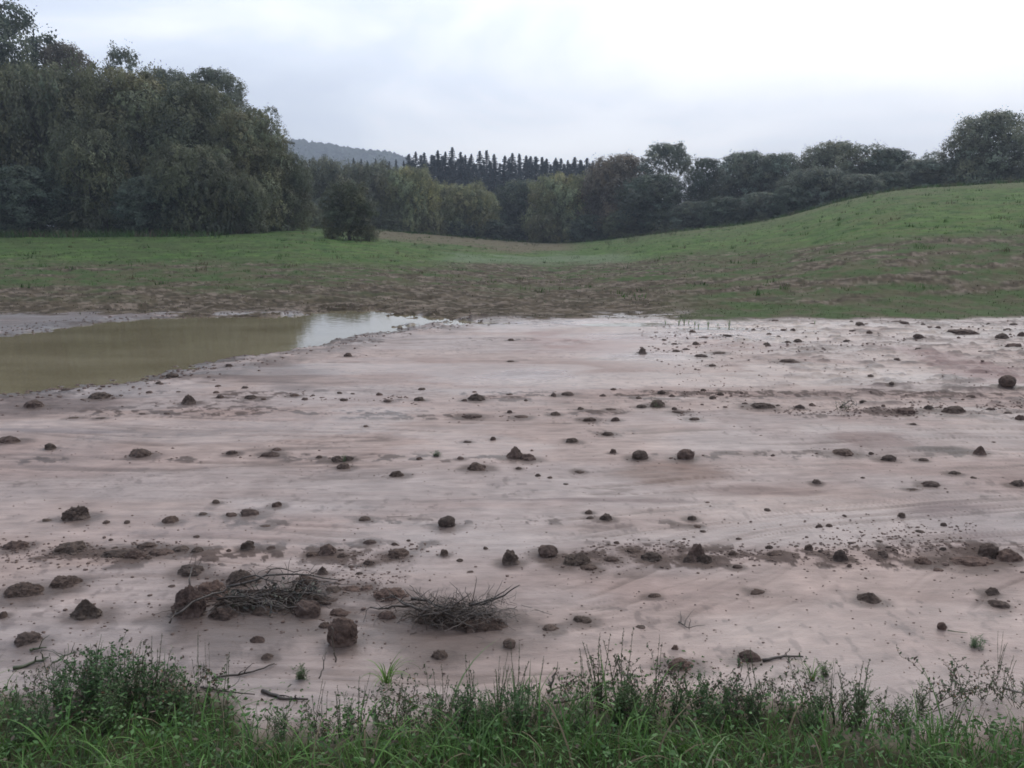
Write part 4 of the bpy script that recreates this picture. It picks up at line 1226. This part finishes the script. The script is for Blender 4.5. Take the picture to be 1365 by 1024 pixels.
def crumbs():
    r = np.random.default_rng(91)
    P = []; S = []
    for x, y, w_ in SPOTS:
        if w_ < .05: continue
        n = int(6 + 60 * min(w_, .3)); a = r.uniform(0, 2 * pi, n); d = w_ * (.5 + np.abs(r.normal(size=n)) * .7)
        P.append(np.stack([x + np.cos(a) * d * 1.3, y + np.sin(a) * d], 1)); S.append(r.uniform(.03, .085, n) * w_ * r.uniform(.3, 1, n))
    def line(row, sd, x0, x1, n, s0, s1):
        px = r.uniform(x0, x1, n); py = row + r.normal(size=n) * sd
        g = np.array([flat(a, b) for a, b in zip(px, py)])
        kk = sm(.45, .62, fbm(g[:, 0] * 1.4, g[:, 1] * 1.6, 3, 500)) > r.uniform(size=n); g = g[kk]
        P.append(g); S.append(r.uniform(s0, s1, len(g)) ** 1.0)
    line(735, 11, 0, 1365, 2600, .002, .009); line(713, 14, 700, 1300, 750, .002, .008); line(528, 4, 380, 1000, 1000, .004, .014)
    line(545, 5, 900, 1365, 900, .004, .014); line(455, 16, 850, 1365, 1000, .006, .02); line(790, 22, 360, 680, 1200, .002, .007); line(500, 30, 900, 1365, 600, .003, .011)
    n = 2200; px = r.uniform(-60, 1425, n); py = r.uniform(440, 900, n)
    P.append(np.array([flat(a, b) for a, b in zip(px, py)])); S.append(r.uniform(.0015, .005, n))
    # ragged bits in the shore and in the shallow right arm of the puddle
    t = r.uniform(0, 1, 1500); i = r.integers(2, 23, 1500)
    A = PW[i]; B = PW[(i + 1) % len(PW)]; q = A + (B - A) * t[:, None] + r.normal(size=(1500, 2)) * np.array([.4, .3]); P.append(q); S.append(r.uniform(.005, .022, 1500))
    P = np.vstack(P); S = np.concatenate(S)
    z = height(P[:, 0], P[:, 1]); keep = z > -.045; P, S, z = P[keep], S[keep], z[keep]
    n = len(P); V0, F0 = ICO[1]
    J = r.uniform(.65, 1.25, (n, len(V0), 1)); sc3 = np.stack([S * r.uniform(.8, 1.6, n), S, S * r.uniform(.4, .8, n)], 1)
    V = V0[None] * J * sc3[:, None, :] + np.stack([P[:, 0], P[:, 1], z + S * .2], 1)[:, None, :]
    Fc = (np.arange(n)[:, None, None] * len(V0) + F0[None]).reshape(-1, 3)
    o = link("soil_crumbs", mk_mesh("soil_crumbs", V.reshape(-1, 3), Fc, smooth=True), M_SOIL); o.color = (1.15, 1.1, 1.08, 1)
    tag(o, "fine dark crumbs of soil strewn over the silt between the clods", "soil crumbs", kind="stuff")
crumbs()

# ------------------------------------------------------------------ branches, roots, sticks
DT = (.050, .038, .030)
def walk(p, d, L, n, r, wob=.25, grav=0.0, zmin=None):
    pts = [np.array(p, float)]; d = np.array(d, float); d /= np.linalg.norm(d)
    for k in range(n):
        d = d + r.normal(size=3) * wob * np.array([1, 1, .6]) + np.array([0, 0, -grav]); d /= np.linalg.norm(d)
        q = pts[-1] + d * L / n
        if zmin is not None: q[2] = max(q[2], zmin)
        pts.append(q)
    return pts
def root_tangle():
    r = np.random.default_rng(31)
    x, y, z = G(602, 840)
    root = empty("root_tangle", (x, y + .10, z), 0, (.79, .79, .79)); tag(root, "tangled heap of dark roots and twigs on a soil mound at centre foreground", "root tangle")
    m1 = clod_mesh(.54, .24, .06, 771, 5); o = link("soil_mound", m1, None, root, (.05, .0, 0)); o.color = (.75, .72, .7, 1); o.rotation_euler = (0, 0, -.12)
    m2 = clod_mesh(.28, .16, .06, 772, 5); o = link("soil_mound", m2, None, root, (.17, -.07, 0)); o.color = (.95, .9, .85, 1)
    # thick roots
    for k in range(11):
        a = r.uniform(-.35, .35); s = -1 if k % 3 == 0 else 1
        p = (r.uniform(-.28, .12), r.uniform(-.08, .10), r.uniform(.05, .11)); mb = MB()
        pts = walk(p, (s * math.cos(a), math.sin(a) * .4, r.uniform(-.05, .25)), r.uniform(.22, .42), 9, r, .22, .02, .02)
        mb.tube(pts, np.linspace(.008, .0025, len(pts)) * r.uniform(.7, 1.2), 6, DT)
        for q in range(3):
            b = pts[r.integers(2, 8)]; pp = walk(b, (r.normal(), r.normal() * .4, r.uniform(.1, .9)), r.uniform(.05, .12), 4, r, .3)
            mb.tube(pp, np.linspace(.003, .001, len(pp)), 4, DT)
        link("twig", mb.mesh("twig", True), M_TWIG, root)
    # upright thin shoots at the back
    for (bx, L, dz) in ((.06, .17, 1.0), (.10, .20, .8), (.20, .14, 1.2), (.22, .16, .5), (-.10, .09, 1.3), (-.06, .08, 1.0), (.28, .08, .9)):
        mb = MB(); pts = walk((bx, .12, .05), (r.uniform(-.2, .6), .3, dz), L, 6, r, .18); mb.tube(pts, np.linspace(.003, .001, len(pts)), 4, DT)
        link("shoot", mb.mesh("shoot", True), M_TWIG, root)
    mb = MB()
    for k in range(700):
        p = (r.normal() * .16 + .01, r.normal() * .06, r.uniform(.03, .095)); pts = walk(p, (r.normal() * 1.5, r.normal() * .6, r.uniform(-.3, .5)), r.uniform(.05, .17), 6, r, .35, .04, .01)
        mb.tube(pts, r.uniform(.0008, .0022), 3, tuple(np.array(DT) * r.uniform(.7, 2.6)), cap=False)
    o = link("fine_roots", mb.mesh("fine_roots"), M_TWIG, root); o["kind"] = "stuff"
root_tangle()

def branch_heap():
    r = np.random.default_rng(32)
    x, y, z = G(350, 815)
    root = empty("branch_heap", (x, y + .10, z), 0, (.79, .79, .79)); tag(root, "long dark mat of rotting branches lying between the brown clods at left foreground", "branches")
    s = 1 / F * math.hypot(y, CAMH)
    def W(px, py): X, Yt = flat(px, py); return np.array([X - x, Yt - y - .10]) / .79
    for (a, b, hh, rad) in (((300, 800), (452, 778), .10, .009), ((232, 838), (330, 792), .09, .008), ((318, 790), (400, 806), .11, .006), ((290, 812), (392, 822), .07, .006), ((255, 800), (262, 770), .12, .005), ((330, 808), (440, 800), .06, .006), ((345, 782), (420, 770), .07, .005), ((228, 842), (244, 820), .05, .006), ((380, 790), (470, 786), .05, .004)):
        A, B = W(*a), W(*b); pts = []
        for k in range(9):
            t = k / 8; q = A + (B - A) * t
            pts.append(np.array([q[0] + r.normal() * .012, q[1] + r.normal() * .008, .02 + hh * math.sin(pi * min(1, t * .8 + .2)) + r.normal() * .006]))
        mb = MB(); mb.tube(pts, np.linspace(rad, rad * .35, 9), 6, DT)
        for q in range(5):
            b_ = pts[r.integers(1, 8)]; pp = walk(b_, (r.normal(), r.normal() * .5, r.uniform(0, .7)), r.uniform(.05, .14), 5, r, .3, .02, .01)
            mb.tube(pp, np.linspace(rad * .35, .001, len(pp)), 4, DT)
        link("branch", mb.mesh("branch", True), M_TWIG, root)
    mb = MB()
    for k in range(520):
        t = r.uniform(0, 1); c = W(300 + 125 * t, 812 - 14 * t + r.normal() * 6)
        p = (c[0], c[1], r.uniform(.01, .075)); pts = walk(p, (r.normal() * 1.8 + .3, r.normal() * .5, r.uniform(-.3, .3)), r.uniform(.06, .2), 6, r, .3, .05, .008)
        mb.tube(pts, r.uniform(.001, .003), 3, tuple(np.array(DT) * r.uniform(.5, 2.2)), cap=False)
    for k in range(160):
        t = r.uniform(0, 1); c = W(305 + 120 * t, 810 - 10 * t + r.normal() * 7); d = rand_dirs(1, r)[0]
        mb.leaf(np.array([c[0], c[1], r.uniform(.03, .09)]), d, rand_dirs(1, r)[0], r.uniform(.02, .045), r.uniform(.01, .02), tuple(np.array((.045, .045, .030)) * r.uniform(.5, 1.6)))
    o = link("rotting_leaves", mb.mesh("rotting_leaves"), M_TWIG, root); o["kind"] = "stuff"
    m1 = clod_mesh(.62, .20, .07, 781, 5); o = link("soil_mound", m1, None, root, (.03, -.0, 0)); o.color = (.7, .68, .64, 1); o.rotation_euler = (0, 0, .12)
branch_heap()

def stick(label, pts_px, rad, lift=.01, c=DT, twigs=2, seed=0, up=None):
    r = np.random.default_rng(900 + seed)
    W = [flat(a, b) for a, b in pts_px]; rad *= .8; lift *= .8; up = up if up is None else up * .8
    x, y = W[0]; z = hz(x, y)
    o = empty("stick", (x, y, z)) if False else None
    P = []
    n = 10
    for k in range(n + 1):
        t = k / n * (len(W) - 1); i = min(int(t), len(W) - 2); f = t - i
        q = np.array(W[i]) * (1 - f) + np.array(W[i + 1]) * f
        hgt = lift if up is None else lift + up * k / n
        P.append(np.array([q[0] - x + r.normal() * rad * .8, q[1] - y, hz(q[0], q[1]) - z + hgt]))
    mb = MB(); mb.tube(P, np.linspace(rad, rad * .45, n + 1), 6, c)
    for k in range(twigs):
        b = P[r.integers(2, n)]; pp = walk(b, (r.normal(), r.normal(), .8), r.uniform(.05, .12), 4, r, .3); mb.tube(pp, np.linspace(rad * .5, .0008, len(pp)), 4, c)
    ob = link("stick", mb.mesh("stick", True), M_TWIG, None, (x, y, z)); tag(ob, label, "stick")
stick("thin straight straw lying on the silt left of the smooth round clod", [(516, 690), (550, 688)], .003, twigs=0, seed=1, c=(.12, .09, .07))
stick("forked stick lying between the left weeds and the small yellow-green sprig", [(282, 908), (320, 900), (345, 896), (366, 888)], .007, seed=2)
stick("dark bent stick close in front of the forked stick", [(268, 922), (300, 930), (338, 936)], .006, seed=3)
stick("mud-covered stick half hidden below the green sprig", [(352, 930), (380, 945), (412, 946)], .010, seed=4)
stick("thick dead stem lying on the pale bank at the lower left", [(20, 893), (45, 884), (66, 878)], .010, seed=5, c=(.06, .07, .035))
stick("short dead stem lying near the sunken clod at lower left", [(38, 868), (62, 866)], .007, seed=6, c=(.06, .075, .035), twigs=1)
stick("arched dead stalk leaning over the left weed clump", [(72, 895), (85, 886), (103, 880)], .006, lift=.05, seed=7, c=(.055, .065, .035), twigs=4)
stick("pale straw pointing right from the small reddish knob", [(1262, 843), (1288, 847)], .004, seed=8, c=(.10, .11, .06), twigs=0)
stick("dark muddy stick stretching right from the dark oval clod by the verge", [(1018, 884), (1045, 879), (1072, 881)], .009, seed=9, twigs=0)
stick("fallen grey stick among the weeds at the lower right corner", [(1335, 935), (1365, 945)], .007, lift=.03, seed=10, c=(.16, .14, .12), twigs=0)
stick("thin branching twig on silt right of the flat two-eared clod", [(905, 828), (918, 840)], .005, seed=11, twigs=4)
stick("crooked dead stem standing against the big ball-shaped clod", [(446, 886), (445, 884)], .005, up=.19, seed=12, c=(.075, .06, .045), twigs=1)
stick("slender dead stem leaning in front of the big ball-shaped clod", [(427, 910), (437, 898)], .004, up=.12, seed=13, c=(.075, .06, .045), twigs=1)
stick("short dark stick standing up in the silt at centre, above the verge", [(731, 935), (740, 925)], .008, up=.08, seed=14, twigs=3)
stick("long dark stick lying under the verge weeds at centre", [(740, 956), (770, 950)], .007, lift=.02, seed=15)
stick("curved stem arching over silt at the right edge near the field", [(1120, 548), (1135, 540), (1140, 548)], .009, lift=.06, seed=16, twigs=4)

# ------------------------------------------------------------------ weeds
def P_bushy(seed, H=.42, dark=(.060, .120, .042)):
    """many stems, small oval leaves, thin seed spikes above"""
    r = np.random.default_rng(seed); st = MB(); lf = MB()
    for s in range(11):
        a = r.uniform(0, 2 * pi); sp_ = r.uniform(.05, .30)
        pts = walk((r.normal() * .03, r.normal() * .03, 0), (math.cos(a) * sp_, math.sin(a) * sp_, 1), H * r.uniform(.6, 1.05), 12, r, .06)
        st.tube(pts, np.linspace(.0028, .001, 13), 4, (.09, .11, .055))
        for k in range(1, 13):
            for j in range(4):
                a2 = r.uniform(0, 2 * pi); d = np.array([math.cos(a2), math.sin(a2), r.uniform(-.1, .9)])
                ln = r.uniform(.014, .034) * (1.15 - k / 18)
                p = pts[k] + (pts[k - 1] - pts[k]) * r.uniform() 
                if k > 10: ln *= .5
                p = p + d * r.uniform(0, .03)
                c = np.array(dark) * r.uniform(.6, 1.7)
                if r.uniform() < .1: c = np.array((.12, .13, .06))
                if r.uniform() < .08: c = np.array((.08, .05, .045))
                lf.leaf(p, d, np.array([0, 0, 1.0]) + rand_dirs(1, r)[0] * .4, ln, ln * .5, tuple(c))
        for b in range(3):
            i = r.integers(4, 11); a2 = r.uniform(0, 2 * pi)
            pp = walk(pts[i], (math.cos(a2) * .8, math.sin(a2) * .8, 1), r.uniform(.05, .11), 5, r, .12)
            st.tube(pp, np.linspace(.0015, .0007, 6), 3, (.09, .10, .055))
            for q in pp[1:]:
                for j in range(3):
                    d = rand_dirs(1, r)[0]; d[2] = abs(d[2]); ln = r.uniform(.009, .02)
                    lf.leaf(q, d, rand_dirs(1, r)[0], ln, ln * .5, tuple(np.array(dark) * r.uniform(.6, 1.6)))
    return st.mesh("stem", True), lf.mesh("foliage")
def P_spike(seed, H=.40, c=(.085, .095, .05)):
    """upright stalks with narrow knobbly seed heads"""
    r = np.random.default_rng(seed); st = MB(); hd = MB()
    for s in range(r.integers(3, 6)):
        a = r.uniform(0, 2 * pi)
        pts = walk((r.normal() * .010, r.normal() * .010, 0), (math.cos(a) * .18, math.sin(a) * .18, 1), H * r.uniform(.65, 1.1), 12, r, .05)
        st.tube(pts, np.linspace(.0034, .0014, 13), 4, c)
        for k in range(1, 13):
            for j in range(7):
                p = pts[k] + (pts[k - 1] - pts[k]) * r.uniform(); d = rand_dirs(1, r)[0]; d[2] = abs(d[2]) + .5
                ln = r.uniform(.006, .014) if k > 5 else r.uniform(.012, .03)
                if k <= 5 and j > 2: continue
                hd.leaf(p, d, rand_dirs(1, r)[0], ln, ln * .45, tuple(np.array((.065, .075, .04)) * r.uniform(.6, 1.6)))
    return st.mesh("stem", True), hd.mesh("seed_head")
def P_twiggy(seed, H=.36):
    """sparse branching stems with small dark leaves, mud-stained"""
    r = np.random.default_rng(seed); st = MB(); lf = MB()
    for s in range(6):
        a = r.uniform(0, 2 * pi)
        pts = walk((r.normal() * .05, r.normal() * .05, 0), (math.cos(a) * .55, math.sin(a) * .55, 1), H * r.uniform(.6, 1.05), 9, r, .16)
        st.tube(pts, np.linspace(.0026, .001, 10), 4, (.085, .095, .05))
        for k in range(2, 10):
            a2 = r.uniform(0, 2 * pi); pp = walk(pts[k], (math.cos(a2), math.sin(a2), .8), r.uniform(.03, .09), 4, r, .2)
            st.tube(pp, np.linspace(.0013, .0006, 5), 3, (.085, .095, .05))
            for q in pp[1:]:
                for j in range(2):
                    d = rand_dirs(1, r)[0]; ln = r.uniform(.008, .022)
                    c = (.065, .10, .045) if r.uniform() < .6 else (.075, .05, .042)
                    if r.uniform() < .06: c = (.20, .11, .06)
                    lf.leaf(q, d, rand_dirs(1, r)[0], ln, ln * .55, tuple(np.array(c) * r.uniform(.7, 1.4)))
    return st.mesh("stem", True), lf.mesh("foliage")
def P_tuft(seed, H=.34, n=30, c0=(.085, .175, .035), spread=1.0):
    r = np.random.default_rng(seed)
    az = r.uniform(0, 2 * pi, n); P = np.stack([np.cos(az) * r.uniform(0, .03, n), np.sin(az) * r.uniform(0, .03, n), np.zeros(n)], 1)
    cols = np.array(c0) * r.uniform(.6, 1.5, (n, 1))
    V, Fc, C = blades(P, H * r.uniform(.6, 1.2, n), r.uniform(.005, .010, n), az, r.uniform(.05, .4, n) * spread, r.uniform(1.0, 2.9, n), cols, 8, r)
    return mk_mesh("blades", V, Fc, C), None
WP = {}
for i in range(3): WP["bushy", i] = P_bushy(1000 + i)
WP["bushy", 3] = P_bushy(1003, .40, (.062, .105, .036))
for i in range(3): WP["spike", i] = P_spike(1010 + i)
for i in range(3): WP["twiggy", i] = P_twiggy(1020 + i)
for i in range(3): WP["tuft", i] = P_tuft(1030 + i)
WP["sprig", 0] = P_tuft(1040, .22, 26, (.12, .21, .05), .5)
for k, v in WP.items():
    v[0].materials.append(M_GRASS if k[0] in ("tuft", "sprig") else M_STEM)
    if v[1]: v[1].materials.append(M_LEAF)
WN = {"bushy": ("bushy_weed", "weed", "foliage"), "spike": ("seed_spike_weed", "weed", "seed_head"), "twiggy": ("twiggy_weed", "weed", "foliage"), "tuft": ("grass_tuft", "grass tuft", ""), "sprig": ("grass_tuft", "grass tuft", "")}
WL = {"bushy": "dense leafy green weed", "spike": "thin upright seed-spike weed", "twiggy": "sparse dark twiggy weed", "tuft": "arching tuft of long grass", "sprig": "bright grass tuft"}
def weed(kind, var, px, base, top, label=None, wid=1.0):
    x, y = flat(px, base); z = hz(x, y)
    ztop = CAMH + float(slope(top)) * y
    H = max(.06, (ztop - z)) ; s = H / {"bushy": .42, "spike": .40, "twiggy": .36, "tuft": .30, "sprig": .20}[kind]
    nm, cat, part = WN[kind]
    if label is None: label = autolabel(px, top, WL[kind] + " in the verge")
    a, b = WP[kind, var]
    if b is None:
        o = link(nm, a); o.location = (x, y, z - .005); o.rotation_euler = (0, 0, random.uniform(0, 6)); o.scale = (s * wid, s * wid, s)
    else:
        o = empty(nm, (x, y, z - .005), random.uniform(0, 6), (s * wid, s * wid, s)); link("stem", a, None, o); link(part, b, None, o)
    tag(o, label, cat, {"bushy": "leafy weeds of the verge", "spike": "seed-spike weeds of the verge", "twiggy": "twiggy weeds of the verge", "tuft": "grass tufts of the verge", "sprig": None}[kind])
WEEDS = [("bushy", 0, 92, 975, 872, 1.1), ("bushy", 1, 130, 965, 852, 1.1), ("bushy", 2, 165, 960, 850, 1.1), ("bushy", 0, 205, 960, 858, 1.1), ("bushy", 3, 235, 970, 880, 1.0), ("bushy", 3, 150, 1000, 900, 1.2), ("bushy", 1, 60, 1010, 915, 1.0),
         ("twiggy", 0, 110, 950, 862, 1), ("twiggy", 1, 178, 950, 838, 1), ("spike", 0, 206, 955, 842, .5), ("spike", 1, 266, 955, 848, .35), ("spike", 2, 280, 958, 858, .35), ("twiggy", 2, 75, 955, 880, 1), ("twiggy", 1, 240, 965, 850, .8),
         ("twiggy", 0, 258, 985, 905, 1), ("bushy", 2, 30, 1020, 930, 1), ("twiggy", 2, 30, 975, 905, 1),
         ("twiggy", 0, 425, 1010, 935, 1), ("spike", 1, 420, 1000, 905, .6), ("spike", 2, 455, 1010, 915, .8), ("twiggy", 1, 450, 1015, 930, 1), ("spike", 0, 480, 1000, 898, .7), ("twiggy", 2, 520, 985, 905, 1.1), ("twiggy", 0, 548, 990, 898, 1.1), ("twiggy", 1, 575, 1000, 925, 1),
         ("bushy", 3, 510, 1020, 950, 1), ("spike", 2, 590, 985, 888, .8), ("bushy", 1, 625, 1000, 900, .9), ("spike", 0, 632, 980, 875, .7), ("spike", 1, 660, 985, 885, .7), ("bushy", 2, 652, 1005, 915, .9), ("bushy", 0, 690, 1005, 895, .9), ("spike", 2, 690, 970, 858, .6), ("spike", 0, 665, 975, 870, .5),
         ("spike", 1, 712, 985, 880, .5), ("twiggy", 2, 715, 1000, 930, .8), ("spike", 1, 778, 975, 858, .6), ("bushy", 3, 770, 1010, 925, .9), ("spike", 0, 800, 965, 848, .7), ("spike", 2, 828, 960, 838, .7), ("bushy", 3, 830, 985, 885, 1), ("twiggy", 0, 808, 965, 868, .9), ("spike", 1, 870, 965, 842, .4),
         ("bushy", 3, 862, 995, 905, 1), ("twiggy", 2, 850, 970, 875, .8), ("bushy", 0, 905, 985, 905, 1), ("twiggy", 1, 935, 970, 870, 1), ("twiggy", 0, 960, 975, 866, 1), ("bushy", 2, 950, 1000, 920, 1), ("twiggy", 2, 985, 980, 890, .9), ("bushy", 1, 1005, 990, 905, 1),
         ("twiggy", 1, 1045, 970, 882, 1), ("twiggy", 0, 1080, 965, 868, .8), ("bushy", 3, 1075, 1005, 925, 1), ("spike", 2, 1105, 960, 878, .4), ("bushy", 0, 1142, 985, 893, 1), ("twiggy", 2, 1120, 965, 895, .9), ("twiggy", 1, 1165, 980, 905, 1), ("bushy", 2, 1200, 1000, 925, 1),
         ("twiggy", 0, 1245, 965, 868, 1), ("twiggy", 2, 1280, 955, 875, 1), ("twiggy", 1, 1310, 950, 882, 1), ("spike", 1, 1332, 945, 868, .6), ("twiggy", 0, 1345, 955, 885, 1), ("bushy", 1, 1225, 970, 905, .8), ("spike", 2, 1330, 900, 842, .5), ("twiggy", 1, 1360, 935, 880, .9), ("bushy", 3, 1260, 1000, 945, .9), ("bushy", 0, 1320, 1005, 960, .9),
         ("twiggy", 2, 1185, 985, 918, .9), ("twiggy", 0, 370, 1000, 945, .8)]
wr = np.random.default_rng(606)
for i in range(46):
    px = 20 + i * 29.5 + wr.uniform(-12, 12); kd = ("bushy", "twiggy", "spike", "bushy")[i % 4]
    b_ = float(np.interp(px, [a for a, b in VERGE], [b for a, b in VERGE])) + wr.uniform(12, 50); hgt = wr.uniform(60, 105) * (1.15 if kd == "spike" else .9)
    WEEDS.append((kd, i % 3, px, min(b_, 1015), min(b_, 1015) - hgt, .8))
for k, v, px, b_, t_, wd in WEEDS: weed(k, v, px, b_, t_, None, wd)
for v, px, b_, t_ in [(0, 10, 1035, 965), (1, 70, 1040, 960), (2, 140, 1045, 965), (0, 205, 1040, 955), (1, 262, 1040, 965), (2, 345, 1045, 980), (0, 400, 1035, 970), (1, 470, 1035, 965), (2, 535, 1035, 950), (0, 585, 1040, 960), (1, 640, 1045, 975), (2, 720, 1040, 975), (0, 790, 1040, 965),
                      (1, 855, 1040, 960), (2, 905, 1040, 955), (0, 960, 1040, 965), (1, 1020, 1040, 960), (2, 1100, 1045, 970), (0, 1180, 1045, 985), (1, 1250, 1045, 985), (2, 1330, 1045, 980)]:
    weed("tuft", v, px, b_, t_)
weed("sprig", 0, 515, 912, 866, "bright green leaning grass tuft rooted in silt in front of the root tangle", 1.0)
weed("bushy", 3, 402, 908, 880, "small yellow-green sprig growing out of the silt below the big ball-shaped clod", 1.6)
weed("bushy", 3, 1098, 905, 875, "small leafy sprig with grass at the silt's edge, right foreground", 1.4)
weed("bushy", 2, 1300, 862, 846, "muddy green sprig lying on the silt right of the small reddish knob", 2.4)
weed("tuft", 1, 1082, 912, 868, "thin pale grass tuft beside the leafy sprig at right foreground", .8)
weed("bushy", 2, 459, 612, 604, "tiny green shoots on the silt beside the two touching little clods", 1.0)
weed("bushy", 3, 582, 607, 603, "flat little green seedling on the silt left of centre", 3.0)
weed("twiggy", 0, 876, 545, 527, "few stems sprouting from the dark leafy far clod", 1.0)
weed("twiggy", 1, 1122, 548, 528, "low twiggy stems on the far right row of soil", 1.5)

# seedlings standing in the wet edge of the field
r_ = np.random.default_rng(44)
for i, px in enumerate((887, 905, 912, 918, 926, 931, 944, 957, 972, 1086)):
    x, y = flat(px, 433 + r_.uniform(-3, 2)); z = max(hz(x, y), -.03)
    o = link("seedling", WP["tuft", i % 3][0], None, None, (x, y, z)); s = r_.uniform(.35, .8); o.scale = (s * .45, s * .45, s); o.rotation_euler = (0, 0, i)
    tag(o, f"{ORD[i]} from the left of the green seedlings standing along the wet field edge", "seedling", "seedlings at the wet field edge")
# taller weeds along the crest
for i, (px, py, hp) in enumerate(((838, 322, 14), (812, 324, 10), (848, 320, 9), (880, 312, 20), (893, 312, 16), (960, 303, 8), (1020, 294, 8), (1205, 252, 9), (1165, 258, 8), (1262, 249, 9), (712, 325, 9), (500, 318, 16), (478, 322, 10))):
    x, y, z = G(px, py + 4)
    H = hp / F * y * 1.2
    o = empty("tall_weed", (x, y, z), i, (H / .36, H / .36, H / .36)); a, b2 = WP["twiggy", i % 3]; link("stem", a, None, o); link("foliage", b2, None, o)
    tag(o, f"{ORD[i]} listed pale tall weed on the field's far edge".replace("listed ", "") if False else ["pale tall weed right of the lowest point of the field edge", "short pale weed at the low point of the field edge", "short weed beside the pale tall one in the valley", "tallest pale weed stalk against the dark trees below the flat-headed tree",
        "bushy pale stalk beside the tallest weed below the flat-headed tree", "small weed on the field edge left of the hill", "small weed on the field edge below the dark hedge", "weed on the hill crest just left of the lone big tree", "weed on the hill crest below the hedge's right half",
        "weed on the hill crest below the lone big tree", "weed at the foot of the low pale bush-willow", "straggly weed right of the solitary dark bush", "low weed in the grass right beside the solitary bush"][i], "weed", "tall weeds along the far field edge")

# ------------------------------------------------------------------ haze
def haze():
    x0, x1, y0, y1, z0, z1 = -1450, 1450, -1420, 1450, -4, 170
    V = [(x0, y0, z0), (x1, y0, z0), (x1, y1, z0), (x0, y1, z0), (x0, y0, z1), (x1, y0, z1), (x1, y1, z1), (x0, y1, z1)]
    Fc = [(0, 3, 2, 1), (4, 5, 6, 7), (0, 1, 5, 4), (1, 2, 6, 5), (2, 3, 7, 6), (3, 0, 4, 7)]
    m = bpy.data.materials.new("haze"); m.use_nodes = True; t = m.node_tree; t.nodes.clear()
    o = N(t, "ShaderNodeOutputMaterial"); v = N(t, "ShaderNodeVolumePrincipled")
    v.inputs["Color"].default_value = (.72, .82, .98, 1); v.inputs["Density"].default_value = .0007; v.inputs["Anisotropy"].default_value = .2
    t.links.new(v.outputs[0], o.inputs["Volume"])
    ob = link("haze", mk_mesh("haze", V, Fc), m); tag(ob, "thin blue-grey haze in the humid air over the valley", "haze", kind="stuff")
haze()
